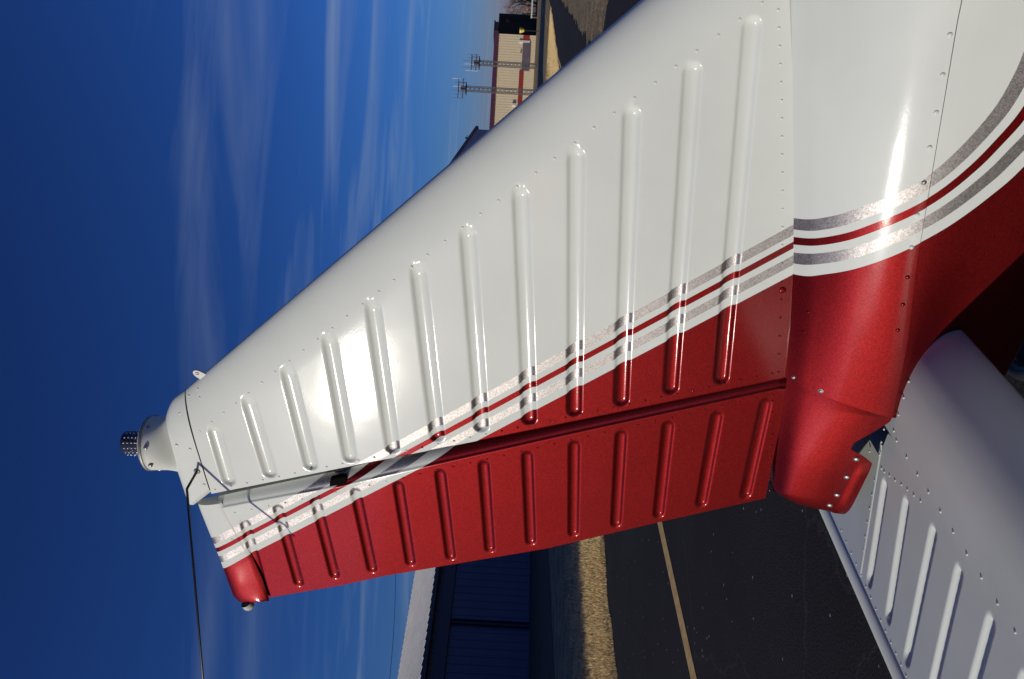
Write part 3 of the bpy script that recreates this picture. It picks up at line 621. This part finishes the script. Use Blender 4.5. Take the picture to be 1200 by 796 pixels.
# trailing and front edges re-measured on the rudder surface
rte_pts = sorted([(p[2], p[0]) for p in (hit_o(x, y, rface) for x, y in [(306, 702), (400, 686), (450, 675), (545, 659), (640, 643), (772, 612), (906, 582)])])
def rte(h): return np.interp(h, [p[0] for p in rte_pts], [p[1] for p in rte_pts])
rf_pts = sorted([(p[2], p[0]) for p in (hit_o(x, y, rface) for x, y in [(257, 595), (400, 569), (513, 543), (660, 510), (913, 455)])])
def rfl(h): return np.interp(h, [p[0] for p in rf_pts], [p[1] for p in rf_pts])
rb = hit_o(909, 520, rface); RB0 = -.462
def rud_cap_h(s): return np.interp(s, [.6, .62, .73, .83, .97, 1.1], [.895, .894, .880, .867, .852, .84])
def rud_grid(dh, ns, side):
    hm = np.arange(RB0, .8301, dh); ht = np.linspace(0, 1, max(4, int(.06 / dh)))[1:]
    S, H = [], []
    for kind, val in [('m', x) for x in hm] + [('t', x) for x in ht]:
        h = hm[-1] if kind == 'm' and False else (val if kind == 'm' else hm[-1])
        a, e = rfl(h), rte(h); s = np.linspace(a, e, ns); hh = np.full(ns, h)
        if kind == 't':
            top = rud_cap_h(s + .01) + .007; hh = h + (top - h) * val; s = s + (hh - h) * .24
        S.append(s); H.append(hh)
    S, H = np.array(S), np.array(H)
    e = rte(np.minimum(H, rte_pts[-1][0])) ; 
    if side > 0: O = rface(S, H) - groove(S, H, rbeads, .0125, .0058)
    else: O = np.minimum(-(tm(H) - .0085) + (S - ste(H)) * (TR * 1.12), rface(S, H) - .0080)
    Bd = fband(S, H)
    # rounded nose tucked behind the fin lip: quarter turn forwards and inwards, with a small skin step at the lap line
    a0 = S[:, :1]; o0 = O[:, :1]; hh = H[:, :1]; P = []
    for u in np.linspace(1, 0, 7):
        P.append((a0 - .0005 - .036 * u, o0 - side * (.0015 + .034 * u ** 2.0)))
    Sx = np.concatenate([p[0] for p in P] + [S], 1); Ox = np.concatenate([p[1] for p in P] + [O], 1); Hx = np.concatenate([hh] * 7 + [H], 1); Bx = np.concatenate([fband(p[0], hh) for p in P] + [Bd], 1)
    return np.stack([Sx, Ox, Hx], -1), Bx
R1, B1 = rud_grid(.0026, 64, 1); R2, B2 = rud_grid(.0104, 30, -1)
te1, te2 = R1[:, -1], None
# trailing edge closure from the starboard edge to the port face plane
tp = te1.copy(); tp[:, 1] = np.minimum(-(tm(te1[:, 2]) - .0085) + (te1[:, 0] - ste(te1[:, 2])) * (TR * 1.12), rface(te1[:, 0], te1[:, 2]) - .0080)
clos = np.stack([te1, te1 + (.0025, -.002, 0), tp + (.0025, .002, 0), tp], 1)
bot = np.stack([R1[0], np.stack([R1[0][:, 0], np.interp(R1[0][:, 0], R2[0][:, 0], R2[0][:, 1]), R1[0][:, 2]], 1)], 0)
rud = obj_grid('rudder', [(soh(R1), B1, False), (soh(R2), B2, True), (soh(clos), 2., False), (soh(bot), 2., True)], PAINT, ap)
b = MB()
for x, y in line_pts([(275, 601), (400, 576), (513, 551), (660, 518), (905, 463)], 33):
    s, o_, h = hit_o(x, y, rface); dome(b, (s, o_, h), (.08, 1, 0), .0028, .0014, fband(s, h))
for x, y in line_pts([(905, 470), (902, 575)], 9):
    s, o_, h = hit_o(x, y, rface); dome(b, (s, o_, h), (.08, 1, 0), .0030, .0016, 2.)
for x, y in ((272, 632), (289, 659)):
    s, o_, h = hit_o(x, y, rface); dome(b, (s, o_ + .0008, h), (.08, 1, 0), .0044, .0018, fband(s, h), 9)
o = b.build('rivets', PAINT, rud, True); o['kind'] = 'stuff'
# rudder tip cap: aft balance horn with a tail light
capo = [(x, y) for x, y in ((229.5, 592), (232, 600), (236, 610), (247, 637), (255, 657), (262, 676), (267, 690), (272, 703), (279, 709.5), (288, 711), (297, 708.5), (304, 704.5))]
cp = np.array([hit_o(x, y, lambda s, h: .012) for x, y in capo])
top = line_pts(cp[:, [0, 2]], 44); sm_ = np.linspace(rfl(.85) - .004, rte(.84) + .0005, 44); seamp = np.stack([sm_, rud_cap_h(sm_)], 1)
Rr = []; Bb = []
for i in range(-1, 12):
    u = max(-.12, i / 11); w = 1 - u; S_ = seamp[:, 0] * w + top[:, 0] * u; H_ = seamp[:, 1] * w + top[:, 1] * u
    t0 = np.maximum(rface(seamp[:, 0], seamp[:, 1]) + .0009, .009); aft = np.clip((S_ - .80) / .12, 0, 1); t0 = t0 * (1 - aft) + .021 * aft
    bul = aft * min(1, max(0, u) / .7); t0 = np.maximum(rface(seamp[:, 0], seamp[:, 1]) + .0009, .004) * (1 - bul) + .013 * bul
    O_ = t0 * math.sqrt(max(0, 1 - max(u, 0) ** 2.6)) - (.003 if u < 0 else 0)
    Rr.append(np.stack([S_, O_, H_], 1))
Rr = np.array(Rr); Rm = Rr.copy(); Rm[..., 1] = -Rr[..., 1] * .6
frt = np.stack([Rr[:, 0], Rm[:, 0]], 1)
rc = obj_grid('rudder_tip_cap', [(soh(Rr), fband(Rr[..., 0], Rr[..., 2]), False), (soh(Rm), fband(Rr[..., 0], Rr[..., 2]), True), (soh(frt), -1., True)], PAINT, rud)
q = MB(); c_ = np.array(hit_o(291, 709, lambda s, h: .004)); dirn = np.array([.75, 0, -.25]); q.lathe(soh(c_ - dirn * .012), soh(dirn) - soh(np.zeros(3)), [(.0165, 0), (.0165, .010), (.0145, .017), (.009, .023), (.00001, .025)], 20)
q.build('tail_light', MT['lamp'], rud, True)
# black block whose colour stands in for the shade inside the hinge cut-out
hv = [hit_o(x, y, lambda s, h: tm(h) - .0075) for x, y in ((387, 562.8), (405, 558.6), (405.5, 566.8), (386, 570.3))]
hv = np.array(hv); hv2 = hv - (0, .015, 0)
MB().add(soh(np.vstack([hv, hv2])), [(0, 1, 2, 3), (7, 6, 5, 4), (0, 4, 5, 1), (1, 5, 6, 2), (2, 6, 7, 3), (3, 7, 4, 0)]).build('hinge_shade_block', MT['recess_black'], fin)

# ---- tail cone and its upper fairing
SK = [-5.2, -4.4, -3.4, -2.4, -1.6, -1.0, -.5, -.1, .1, .33, .45]
def tk(s, col): return np.interp(s, SK, col)
HSs = [.10, .28, .27, .02, -.20, -.300, -.3575, -.4255, -.448, -.462, -.466]
HQs = [-.30, -.20, -.25, -.36, -.45, -.525, -.566, -.612, -.642, -.668, -.676]
WQs = [.50, .53, .50, .42, .34, .262, .207, .168, .150, .119, .103]
WMs = [.52, .56, .53, .45, .36, .280, .222, .166, .126, .092, .08]
HMs = [-.75, -.75, -.75, -.75, -.75, -.75, -.742, -.728, -.718, -.700, -.700]
HBs = [-1.45, -1.55, -1.50, -1.42, -1.32, -1.20, -1.09, -1.005, -.960, -.900, -.86]
def catmull(P, n):
    P = np.asarray(P, float); Q = np.vstack([2 * P[0] - P[1], P, 2 * P[-1] - P[-2]]); out = []
    for i in range(1, len(Q) - 2):
        for t in np.linspace(0, 1, n, endpoint=False):
            p0, p1, p2, p3 = Q[i - 1:i + 3]; out.append(.5 * ((2 * p1) + (-p0 + p2) * t + (2 * p0 - 5 * p1 + 4 * p2 - p3) * t * t + (-p0 + 3 * p1 - 3 * p2 + p3) * t ** 3))
    out.append(P[-1]); return np.array(out)
def sect(s):
    hs, hq, wq, w, hm, hb = (float(tk(s, c)) for c in (HSs, HQs, WQs, WMs, HMs, HBs))
    if s > -.8: hs = float(hbot(min(s, .3))) + .004
    ot = float(np.interp(s, [-1.0, -.72, -.55, -.3, .24, .45], [0.002, .010, .046, .0535, .0515, .046]))
    up = catmull([(ot, hs), (ot + .36 * (wq - ot), hs - .19 * (hs - hq)), (ot + .74 * (wq - ot), hs - .52 * (hs - hq)), (wq, hq), (w, hm)], 12)[:37]
    lo = catmull([(ot + .74 * (wq - ot), hs - .52 * (hs - hq)), (wq, hq), (w, hm), (.95 * w, hm - .42 * (hm - hb)), (.74 * w, hm - .78 * (hm - hb)), (.36 * w, hb + .012), (0.0, hb)], 9)[9:]
    return up, lo, hs
def cone_raw(s, h):
    up, lo, hs = sect(min(s, .33)); P = np.vstack([up, lo[1:20]]); return float(np.interp(-h, -P[:, 1], P[:, 0]))
def curve_px(px, head, tail): return np.array(head + [(lambda p: (p[0], p[2]))(hit_o(x, y, cone_raw)) for x, y in px] + tail)
CT = curve_px([(934, 256), (975, 253), (1013, 241), (1052, 226), (1094, 201), (1131, 167), (1166, 126), (1189, 86), (1200, 60)], [(-.1265, -.38)], [])
CL = curve_px([(934, 322), (968, 321), (1005, 314), (1043, 301), (1079, 284), (1117, 262), (1158, 232), (1200, 195)], [(-.004, -.38)], [])
def runout(Cv, hs_): d_ = Cv[-1] - Cv[-2]; return np.vstack([Cv, Cv[-1] + d_ * 1.2 + (-.05, 0), Cv[-1] + (-.45, hs_), Cv[-1] + (-1.2, hs_ * 1.3), Cv[-1] + (-6, hs_ * 1.5)])
CT = runout(CT, -.025); CL = runout(CL, -.07)
def sdist(S, H, Cv):
    Cs = catmull(Cv, 6); best = np.full(S.shape, 1e9); sg = np.zeros(S.shape)
    for a, b in zip(Cs[:-1], Cs[1:]):
        e = b - a; L2 = e @ e; t = np.clip(((S - a[0]) * e[0] + (H - a[1]) * e[1]) / L2, 0, 1)
        dx_ = S - a[0] - t * e[0]; dh_ = H - a[1] - t * e[1]; dd_ = np.hypot(dx_, dh_); cr2 = (S - a[0]) * e[1] - (H - a[1]) * e[0]
        m = dd_ < best; best = np.where(m, dd_, best); sg = np.where(m, np.sign(-cr2), sg)
    return best * sg
def cband(S, H):
    a = sdist(S, H, CT); b_ = sdist(S, H, CL); q = a / np.maximum(np.abs(a - b_), 1e-5)
    return np.clip(q, -3, 3)
st = np.concatenate([np.linspace(-5.2, -1.1, 30), np.linspace(-1.0, .245, 110)])
def cone_end(row, s, i, n): return s
U_, L2_ = [], []
for s in st:
    up, lo, hs = sect(s)
    U_.append([(s, a + .0013, h) for a, h in up]); lo = lo.copy(); lo[0] = lo[0] * .90 + lo[1] * .10; L2_.append([(s, a, h) for a, h in lo])
U_, L2_ = np.array(U_), np.array(L2_)
# the aft edge of both sheets slopes: pull the last stations back with depth
def shear(P):
    k = np.clip((P[..., 0] - .1) / .145, 0, 1); P[..., 0] += k * (np.clip((-.455 - P[..., 2]) / .21, 0, 1.4) * .055); return P
U_, L2_ = shear(U_), shear(L2_)
inn = np.stack([U_[:, -1], U_[:, -1] - (0, .0045, 0)], 1)
def both(P): m = P.copy(); m[..., 1] *= -1; return m
tcn_ = obj_grid('tailcone', [(soh(L2_), cband(L2_[..., 0], L2_[..., 2]), True), (soh(both(L2_)), cband(L2_[..., 0], L2_[..., 2]), False)], PAINT, ap)
topc = np.stack([U_[:, 0], both(U_)[:, 0]], 1)
ufa = obj_grid('upper_fairing', [(soh(U_), cband(U_[..., 0], U_[..., 2]), True), (soh(both(U_)), cband(U_[..., 0], U_[..., 2]), False), (soh(inn), cband(inn[..., 0], inn[..., 2]), True), (soh(topc), cband(topc[..., 0], topc[..., 2]), True)], PAINT, tcn_)
def cone_o(s, h):
    up, lo, hs = sect(min(s, .33)); P = np.vstack([up, lo[1:20]]); return float(np.interp(-h, -P[:, 1], P[:, 0])) + .0013
def cone_n(s, h):
    e = .004; return np.array([-(cone_o(s + e, h) - cone_o(s - e, h)) / (2 * e), 1, -(cone_o(s, h + e) - cone_o(s, h - e)) / (2 * e)])
for x, y in ((1113, 41), (1104.5, 88), (1097, 132), (1089.5, 173), (1083, 214), (1075, 252), (1068, 290), (1063.5, 325), (1058, 357), (1052, 387)):
    s, o_, h = hit_o(x, y, cone_o); q = MB(); dome(q, (s, o_, h), cone_n(s, h), .0044, .0020, float(cband(np.array([s]), np.array([h]))[0]), 10); q.build('screw', PAINT if y > 50 else PAINT, ufa, True)
b = MB()
for x, y in ((1043, 419), (1038, 435), (1036, 450), (1037, 461), (963, 446), (999, 455), (947, 366), (942, 389)):
    s, o_, h = hit_o(x, y, cone_o); dome(b, (s, o_, h), cone_n(s, h), .0032, .0016, 2.)
o = b.build('rivets', PAINT, tcn_, True); o['kind'] = 'stuff'
for x, y, r in ((929.5, 442, .0052), (962, 458, .0075), (1002, 468, .0068), (1042, 472, .0075)):
    s, o_, h = hit_o(x, y, cone_o); n_ = cone_n(s, h); q = MB(); dome(q, (s, o_, h), n_, r, .0024, 0, 14); dome(q, np.array((s, o_, h)) + n_ / np.linalg.norm(n_) * .002, n_, r * .55, .0018, 0, 10); q.build('screw', MT['steel'], tcn_, True)

# ---- tail fairing below the rudder
fs = np.concatenate([np.linspace(.243, .56, 54), .56 + .088 * np.sin(np.linspace(0, math.pi / 2, 22)[1:])])
def fair_sec(s):
    e = max(0, (s - .55) / .0985); rnd = math.sqrt(max(0, 1 - min(1, e) ** 2.6)); rl_ = .74 + .26 * rnd
    ot = float(np.interp(s, [.24, .40, .50, .65], [.0505, .043, .036, .022])) * rnd; wl_ = float(np.interp(s, [.24, .30, .40, .47, .55, .65], [.1325, .1245, .108, .098, .084, .068])) * rl_
    ht = float(np.interp(s, [.24, .45, .58, .60, .62, .65], [-.456, -.464, -.474, -.486, -.512, -.575])); hl = float(np.interp(s, [.24, .318, .385, .405, .424, .447, .50, .60, .65], [-.672, -.662, -.604, -.602, -.632, -.657, -.652, -.645, -.641]))
    flare = .005 * np.clip((s - .44) / .04, 0, 1)
    tt = min(1, max(0, (s - .25) / .34)); tt = tt * tt * (3 - 2 * tt); k1, k2, k3 = .37 + .15 * tt, .75 + .09 * tt, .94 + .02 * tt; g1, g2, g3 = .041 - .015 * tt, .110 - .030 * tt, .163 - .023 * tt
    full = catmull([(ot, ht), (ot + k1 * (wl_ - ot), ht - g1), (ot + k2 * (wl_ - ot), ht - g2), (ot + k3 * (wl_ - ot), ht - g3), (wl_, -.676)], 10)
    full = full[full[:, 1] >= hl - 1e-6]; 
    P = line_pts(np.vstack([full, [(np.interp(-hl, -catmull([(ot, ht), (ot + k1 * (wl_ - ot), ht - g1), (ot + k2 * (wl_ - ot), ht - g2), (ot + k3 * (wl_ - ot), ht - g3), (wl_, -.676)], 10)[:, 1], catmull([(ot, ht), (ot + k1 * (wl_ - ot), ht - g1), (ot + k2 * (wl_ - ot), ht - g2), (ot + k3 * (wl_ - ot), ht - g3), (wl_, -.676)], 10)[:, 0]), hl)]]), 36)
    k = np.clip((hl + .028 - P[:, 1]) / .008, 0, 1); P[:, 0] += flare * k
    return P, ot, ht
Fr = []
for s in fs:
    P, ot, ht = fair_sec(s); Fr.append([(s, a, h) for a, h in P])
Fr = np.array(Fr); sh = np.clip((.30 - Fr[..., 0]) / .057, 0, 1); Fr[..., 0] += sh * np.clip((-.455 - Fr[..., 2]) / .21, 0, 1.2) * .052
inn = np.stack([Fr[:, -1], Fr[:, -1] - (0, .003, -.0005), Fr[:, -1] - (0, .010, -.03)], 1); topf = np.stack([Fr[:, 0], both(Fr)[:, 0]], 1)
fo = np.array([fair_sec(s)[0] for s in fs])
fai = obj_grid('tail_fairing', [(soh(Fr), 2., True), (soh(both(Fr)), 2., False), (soh(inn), 2., True), (soh(both(inn)), 2., False), (soh(topf), 2., True), (soh(np.stack([Fr[-1], both(Fr)[-1]], 0)), 2., True)], PAINT, ap)
def fair_o(s, h):
    P = fair_sec(min(max(s, .25), .64))[0]; return float(np.interp(-h, -P[:, 1], P[:, 0]))
for x, y in ((1003, 538), (992, 559), (980.5, 580), (972, 592)):
    s, o_, h = hit_o(x, y, fair_o); n_ = np.array([.25, 1, .35]); q = MB(); dome(q, (s, o_ + .0006, h), n_, .0068, .003, 0, 14); q.build('screw', MT['steel'], fai, True)
MB().box(soh(np.array([.60, .02, -.62])), soh(np.array([.30, -.02, -.48]))).build('stern_post', MT['recess_black'], fai)

# ---- horizontal stabilizer and elevator (starboard side is in view, the port side mirrors it)
SH = .352; SL0 = .090; HN0 = -.750
def flatp(s): return -.664 - .02 * s
def stop(s, o_=0):
    x = np.clip((s - SL0) / .18, 0, 1); return HN0 + (flatp(np.maximum(s, .0)) - HN0) * np.sqrt(np.clip(1 - (1 - x) ** 2, 0, 1)) + .006 * np.clip((s - .1) / .1, 0, 1) * np.clip((.36 - s) / .2, 0, 1)
def sbot(s): 
    x = np.clip((s - SL0) / .16, 0, 1); return HN0 - .036 * np.sqrt(np.clip(1 - (1 - x) ** 2, 0, 1)) + np.clip((s - .19) / .5, 0, 1.1) * .135
def root_o(s): return np.interp(s, [-.1, .05, .1, .2, .3, .36], [.10, .115, .115, .112, .100, .083])
us = np.concatenate([SL0 + (.18) * (1 - np.cos(np.linspace(0, math.pi / 2, 24)[:-1])), np.linspace(SL0 + .18, SH, 18)])
TIP = 1.72
def span_rows(n): return np.linspace(0, 1, n)
def stab_side(sg):
    S = np.broadcast_to(us, (70, len(us))); u = span_rows(70)[:, None]; O = root_o(us)[None, :] * (1 - u) + TIP * u; S = S + .03 * np.maximum(0, (u - .3))
    T = np.stack([S, O * sg, stop(us)[None, :] + 0 * O], -1); Bm = np.stack([S, O * sg, sbot(us)[None, :] + 0 * O], -1)
    en = np.stack([T[-1], Bm[-1]], 0); bk = np.stack([T[:, -1], T[:, -1] - (.0, 0, .004), np.stack([T[:, -1, 0] - .01, T[:, -1, 1], T[:, -1, 2] - .03], 1), Bm[:, -1]], 1)
    f_ = sg > 0
    return [(soh(T), -1., not f_), (soh(Bm), -1., f_), (soh(en), -1., not f_), (soh(bk), -1., not f_)]
stab = obj_grid('stabilizer', stab_side(1) + stab_side(-1), DULL, ap)
def etop(s, o_=0): return flatp(s) - .004
EBF = [(1036, 571), (1061, 593), (1093, 626), (1123, 673), (1160, 732)]; EBA = [(1019, 680), (1041, 722), (1063, 771)]
ebeads = []
for i, a in enumerate(EBF):
    pa = hit_h(*a, etop); pb = hit_h(*EBA[i], etop) if i < 3 else None; e_ = pb[0] if pb else ebeads[2][2]; ebeads.append((pa[0], pa[1], e_, pb[1] if pb else pa[1] + (.035 if i == 3 else .03)))
o3 = ebeads[2][1]; dO = (ebeads[4][1] - ebeads[2][1]) / 2
for i in range(1, 9): ebeads.append((ebeads[4][0], ebeads[4][1] + dO * i, ebeads[2][2], ebeads[4][1] + dO * i + .03))
TAB = float(np.mean([hit_h(x, y, etop)[0] for x, y in ((975, 606), (1002, 662), (1060, 796))])); ETE = float(np.mean([hit_h(x, y, etop)[0] for x, y in ((962, 605), (1000, 690), (1045, 796))]))
def elev(sg):
    os_ = np.arange(.0, TIP - .02, .0030) if sg > 0 else np.arange(.0, TIP - .02, .02); s0 = np.interp(os_, [0, .085, .10, .14], [.44, .44, SH + .012, SH + .004])
    uu = np.linspace(0, 1, 60 if sg > 0 else 12); S = s0[:, None] + (TAB - .0018 - s0[:, None]) * uu[None, :]; O = np.broadcast_to(os_[:, None], S.shape)
    H = etop(S) - (groove(S, O, ebeads, .0135, .011) if sg > 0 else 0); T = np.stack([S, O * sg, H], -1)
    fr = np.stack([np.stack([S[:, 0] - .03, O[:, 0] * sg, H[:, 0] - .04], 1), np.stack([S[:, 0] - .012, O[:, 0] * sg, H[:, 0] - .012], 1), T[:, 0]], 1)
    bo = T.copy(); bo[..., 2] = np.minimum(sbot(S) + .012, etop(S) - .014); ed = np.stack([T[:, -1], T[:, -1] - (.001, 0, .004), bo[:, -1]], 1); f_ = sg < 0
    en = np.stack([T[-1], bo[-1]], 0)
    return [(soh(T), -1., f_), (soh(fr), -1., f_), (soh(bo), -1., not f_), (soh(ed), -1., f_), (soh(en), -1., f_)]
ele = obj_grid('elevator', elev(1) + elev(-1), DULL, ap)
def tabm(sg):
    os_ = np.linspace(-.0 if sg > 0 else 0, TIP - .02, 40); S = np.array([TAB + .0018, TAB + .003, (TAB + ETE) / 2, ETE - .001, ETE])[None, :] + 0 * os_[:, None]; O = os_[:, None] + 0 * S
    H = etop(S) + np.array([-.004, -.0012, -.001, -.001, -.003])[None, :]; T = np.stack([S, O * sg, H], -1); bo = T.copy(); bo[..., 2] = np.minimum(H - .0035, etop(S) - np.array([.014, .013, .009, .004, .0036])[None, :]); f_ = sg < 0
    return [(soh(T), -1., f_), (soh(bo), -1., not f_)]
obj_grid('trim_tab', tabm(1) + tabm(-1), DULL, ele)
b = MB()
for x, y in ((1094.5, 388), (1082, 407), (1072.6, 427), (1065, 447), (1059, 466), (1053, 486), (1047.6, 505), (1049, 525), (1061, 544), (1073.5, 565), (1086, 586), (1100, 608), (1115, 632), (1131, 657), (1148, 684), (1167, 714), (1188, 746)):
    s, o_, h = hit_h(x, y, stop); 
    if s > SH - .006: s = SH - .008
    dome(b, (s, o_, float(stop(s)) + .0002), (0, 0, 1), .0034, .0020, -1.)
for x, y in ((1026.5, 491), (1036, 503), (1033, 518), (1031, 533), (1019, 529)):
    s, o_, h = hit_h(x, y, stop); dome(b, (s, o_, h + .0002), (0, 0, 1), .0032, .002, -1.)
o = b.build('rivets', PAINT, stab, True); o['kind'] = 'stuff'
b = MB()
for x, y in ((1033, 549), (1036.5, 553), (1042.5, 557.5), (1049, 563), (1056.5, 568), (1063.5, 574), (1071, 580.5), (1079, 587.5), (1025, 563), (1022, 580), (1019, 596), (1016.5, 612), (1014, 629), (1012, 645)):
    s, o_, h = hit_h(x, y, etop); dome(b, (s, o_, h + .0002), (0, 0, 1), .0030, .0018, -1.)
for x, y in line_pts([(986, 622), (1004, 662), (1030, 722), (1062, 792)], 14):
    s, o_, h = hit_h(x, y, etop); dome(b, (s, o_, h + .0002), (0, 0, 1), .0028, .0016, -1.)
o = b.build('rivets', PAINT, ele, True); o['kind'] = 'stuff'
# lapped rib seam at the inboard end of the elevator
a = hit_h(1034, 522, etop); c_ = hit_h(1009, 676, etop); pts = line_pts([a, c_], 12)
b = MB(); w_ = .0016
P = np.stack([np.stack([pts[:, 0], pts[:, 1] - .012, etop(pts[:, 0]) + .0002], 1), np.stack([pts[:, 0], pts[:, 1] - w_, etop(pts[:, 0]) + .0015], 1), np.stack([pts[:, 0], pts[:, 1], etop(pts[:, 0]) - .0002], 1)], 1)
obj_grid('rib_seam', [(soh(P), -1., True)], PAINT, ele)

# ---- wings and landing gear (outside the picture; they carry the aircraft)
def gh(s): return (-(T0[2]) - 0) / UPV[2] + 0          # unused helper kept simple
def local_ground(s, o_): 
    base = T0 + s * AFT + o_ * OUT - H0 * UPV; return -base[2] / UPV[2]
wsec = [(-5.25, .30), (-5.2, .36), (-5.0, .42), (-4.7, .43), (-4.2, .37), (-3.75, .31), (-4.2, .29), (-4.8, .27)]
W = []
for o_ in np.linspace(-5.4, 5.4, 13): W.append([(s * 1 + .0, o_, h + .02 * abs(o_)) for s, h in wsec] + [(wsec[0][0], o_, wsec[0][1] + .02 * abs(o_))])
wing = obj_grid('wing', [(soh(np.array(W)), -1., False)], PAINT, ap)
n = len(wsec)
obj_c = MB()
for sg in (-1, 1):
    gl = local_ground(-3.7, sg * 1.2); q = MB(); q.tube(soh(np.array([(-3.9, sg * .42, -1.38), (-3.75, sg * .95, gl + .42), (-3.7, sg * 1.12, gl + .21)])), [.05, .038, .03], 10); leg = q.build('gear_leg', PAINT, ap, True)
    q = MB(); q.lathe(soh(np.array((-3.7, sg * 1.2, gl + .205))), (0, 1, 0), [(.07, -.075), (.16, -.075), (.195, -.05), (.205, 0), (.195, .05), (.16, .075), (.07, .075)], 28); q.build('wheel', MT['tyre'], leg, True)
    q = MB(); q.tube(soh(np.array([(-4.5, sg * .54, -.9), (-4.5, sg * 2.5, .30)])), .035, 8); q.build('wing_strut', PAINT, ap, True)
gl = local_ground(-5.6, 0); q = MB(); q.tube(soh(np.array([(-5.35, 0, -1.2), (-5.6, 0, gl + .2)])), .035, 10); leg = q.build('gear_leg', PAINT, ap, True)
q = MB(); q.lathe(soh(np.array((-5.6, 0, gl + .185))), (0, 1, 0), [(.06, -.07), (.14, -.07), (.175, -.045), (.185, 0), (.175, .045), (.14, .07), (.06, .07)], 28); q.build('wheel', MT['tyre'], leg, True)
nose = []
for s, k in ((-5.2, 1.0), (-5.6, .86), (-6.0, .72), (-6.3, .5), (-6.42, .2), (-6.45, .02)):
    up, lo, hs = sect(-5.2); P = np.vstack([up, lo[1:]]); c0_ = np.array([0, -.72]); nose.append([(s, *(c0_ + (p - c0_) * k)) for p in P])
nose = np.array(nose); obj_grid('cowling', [(soh(nose), 3., True), (soh(both(nose)), 3., False)], PAINT, ap)
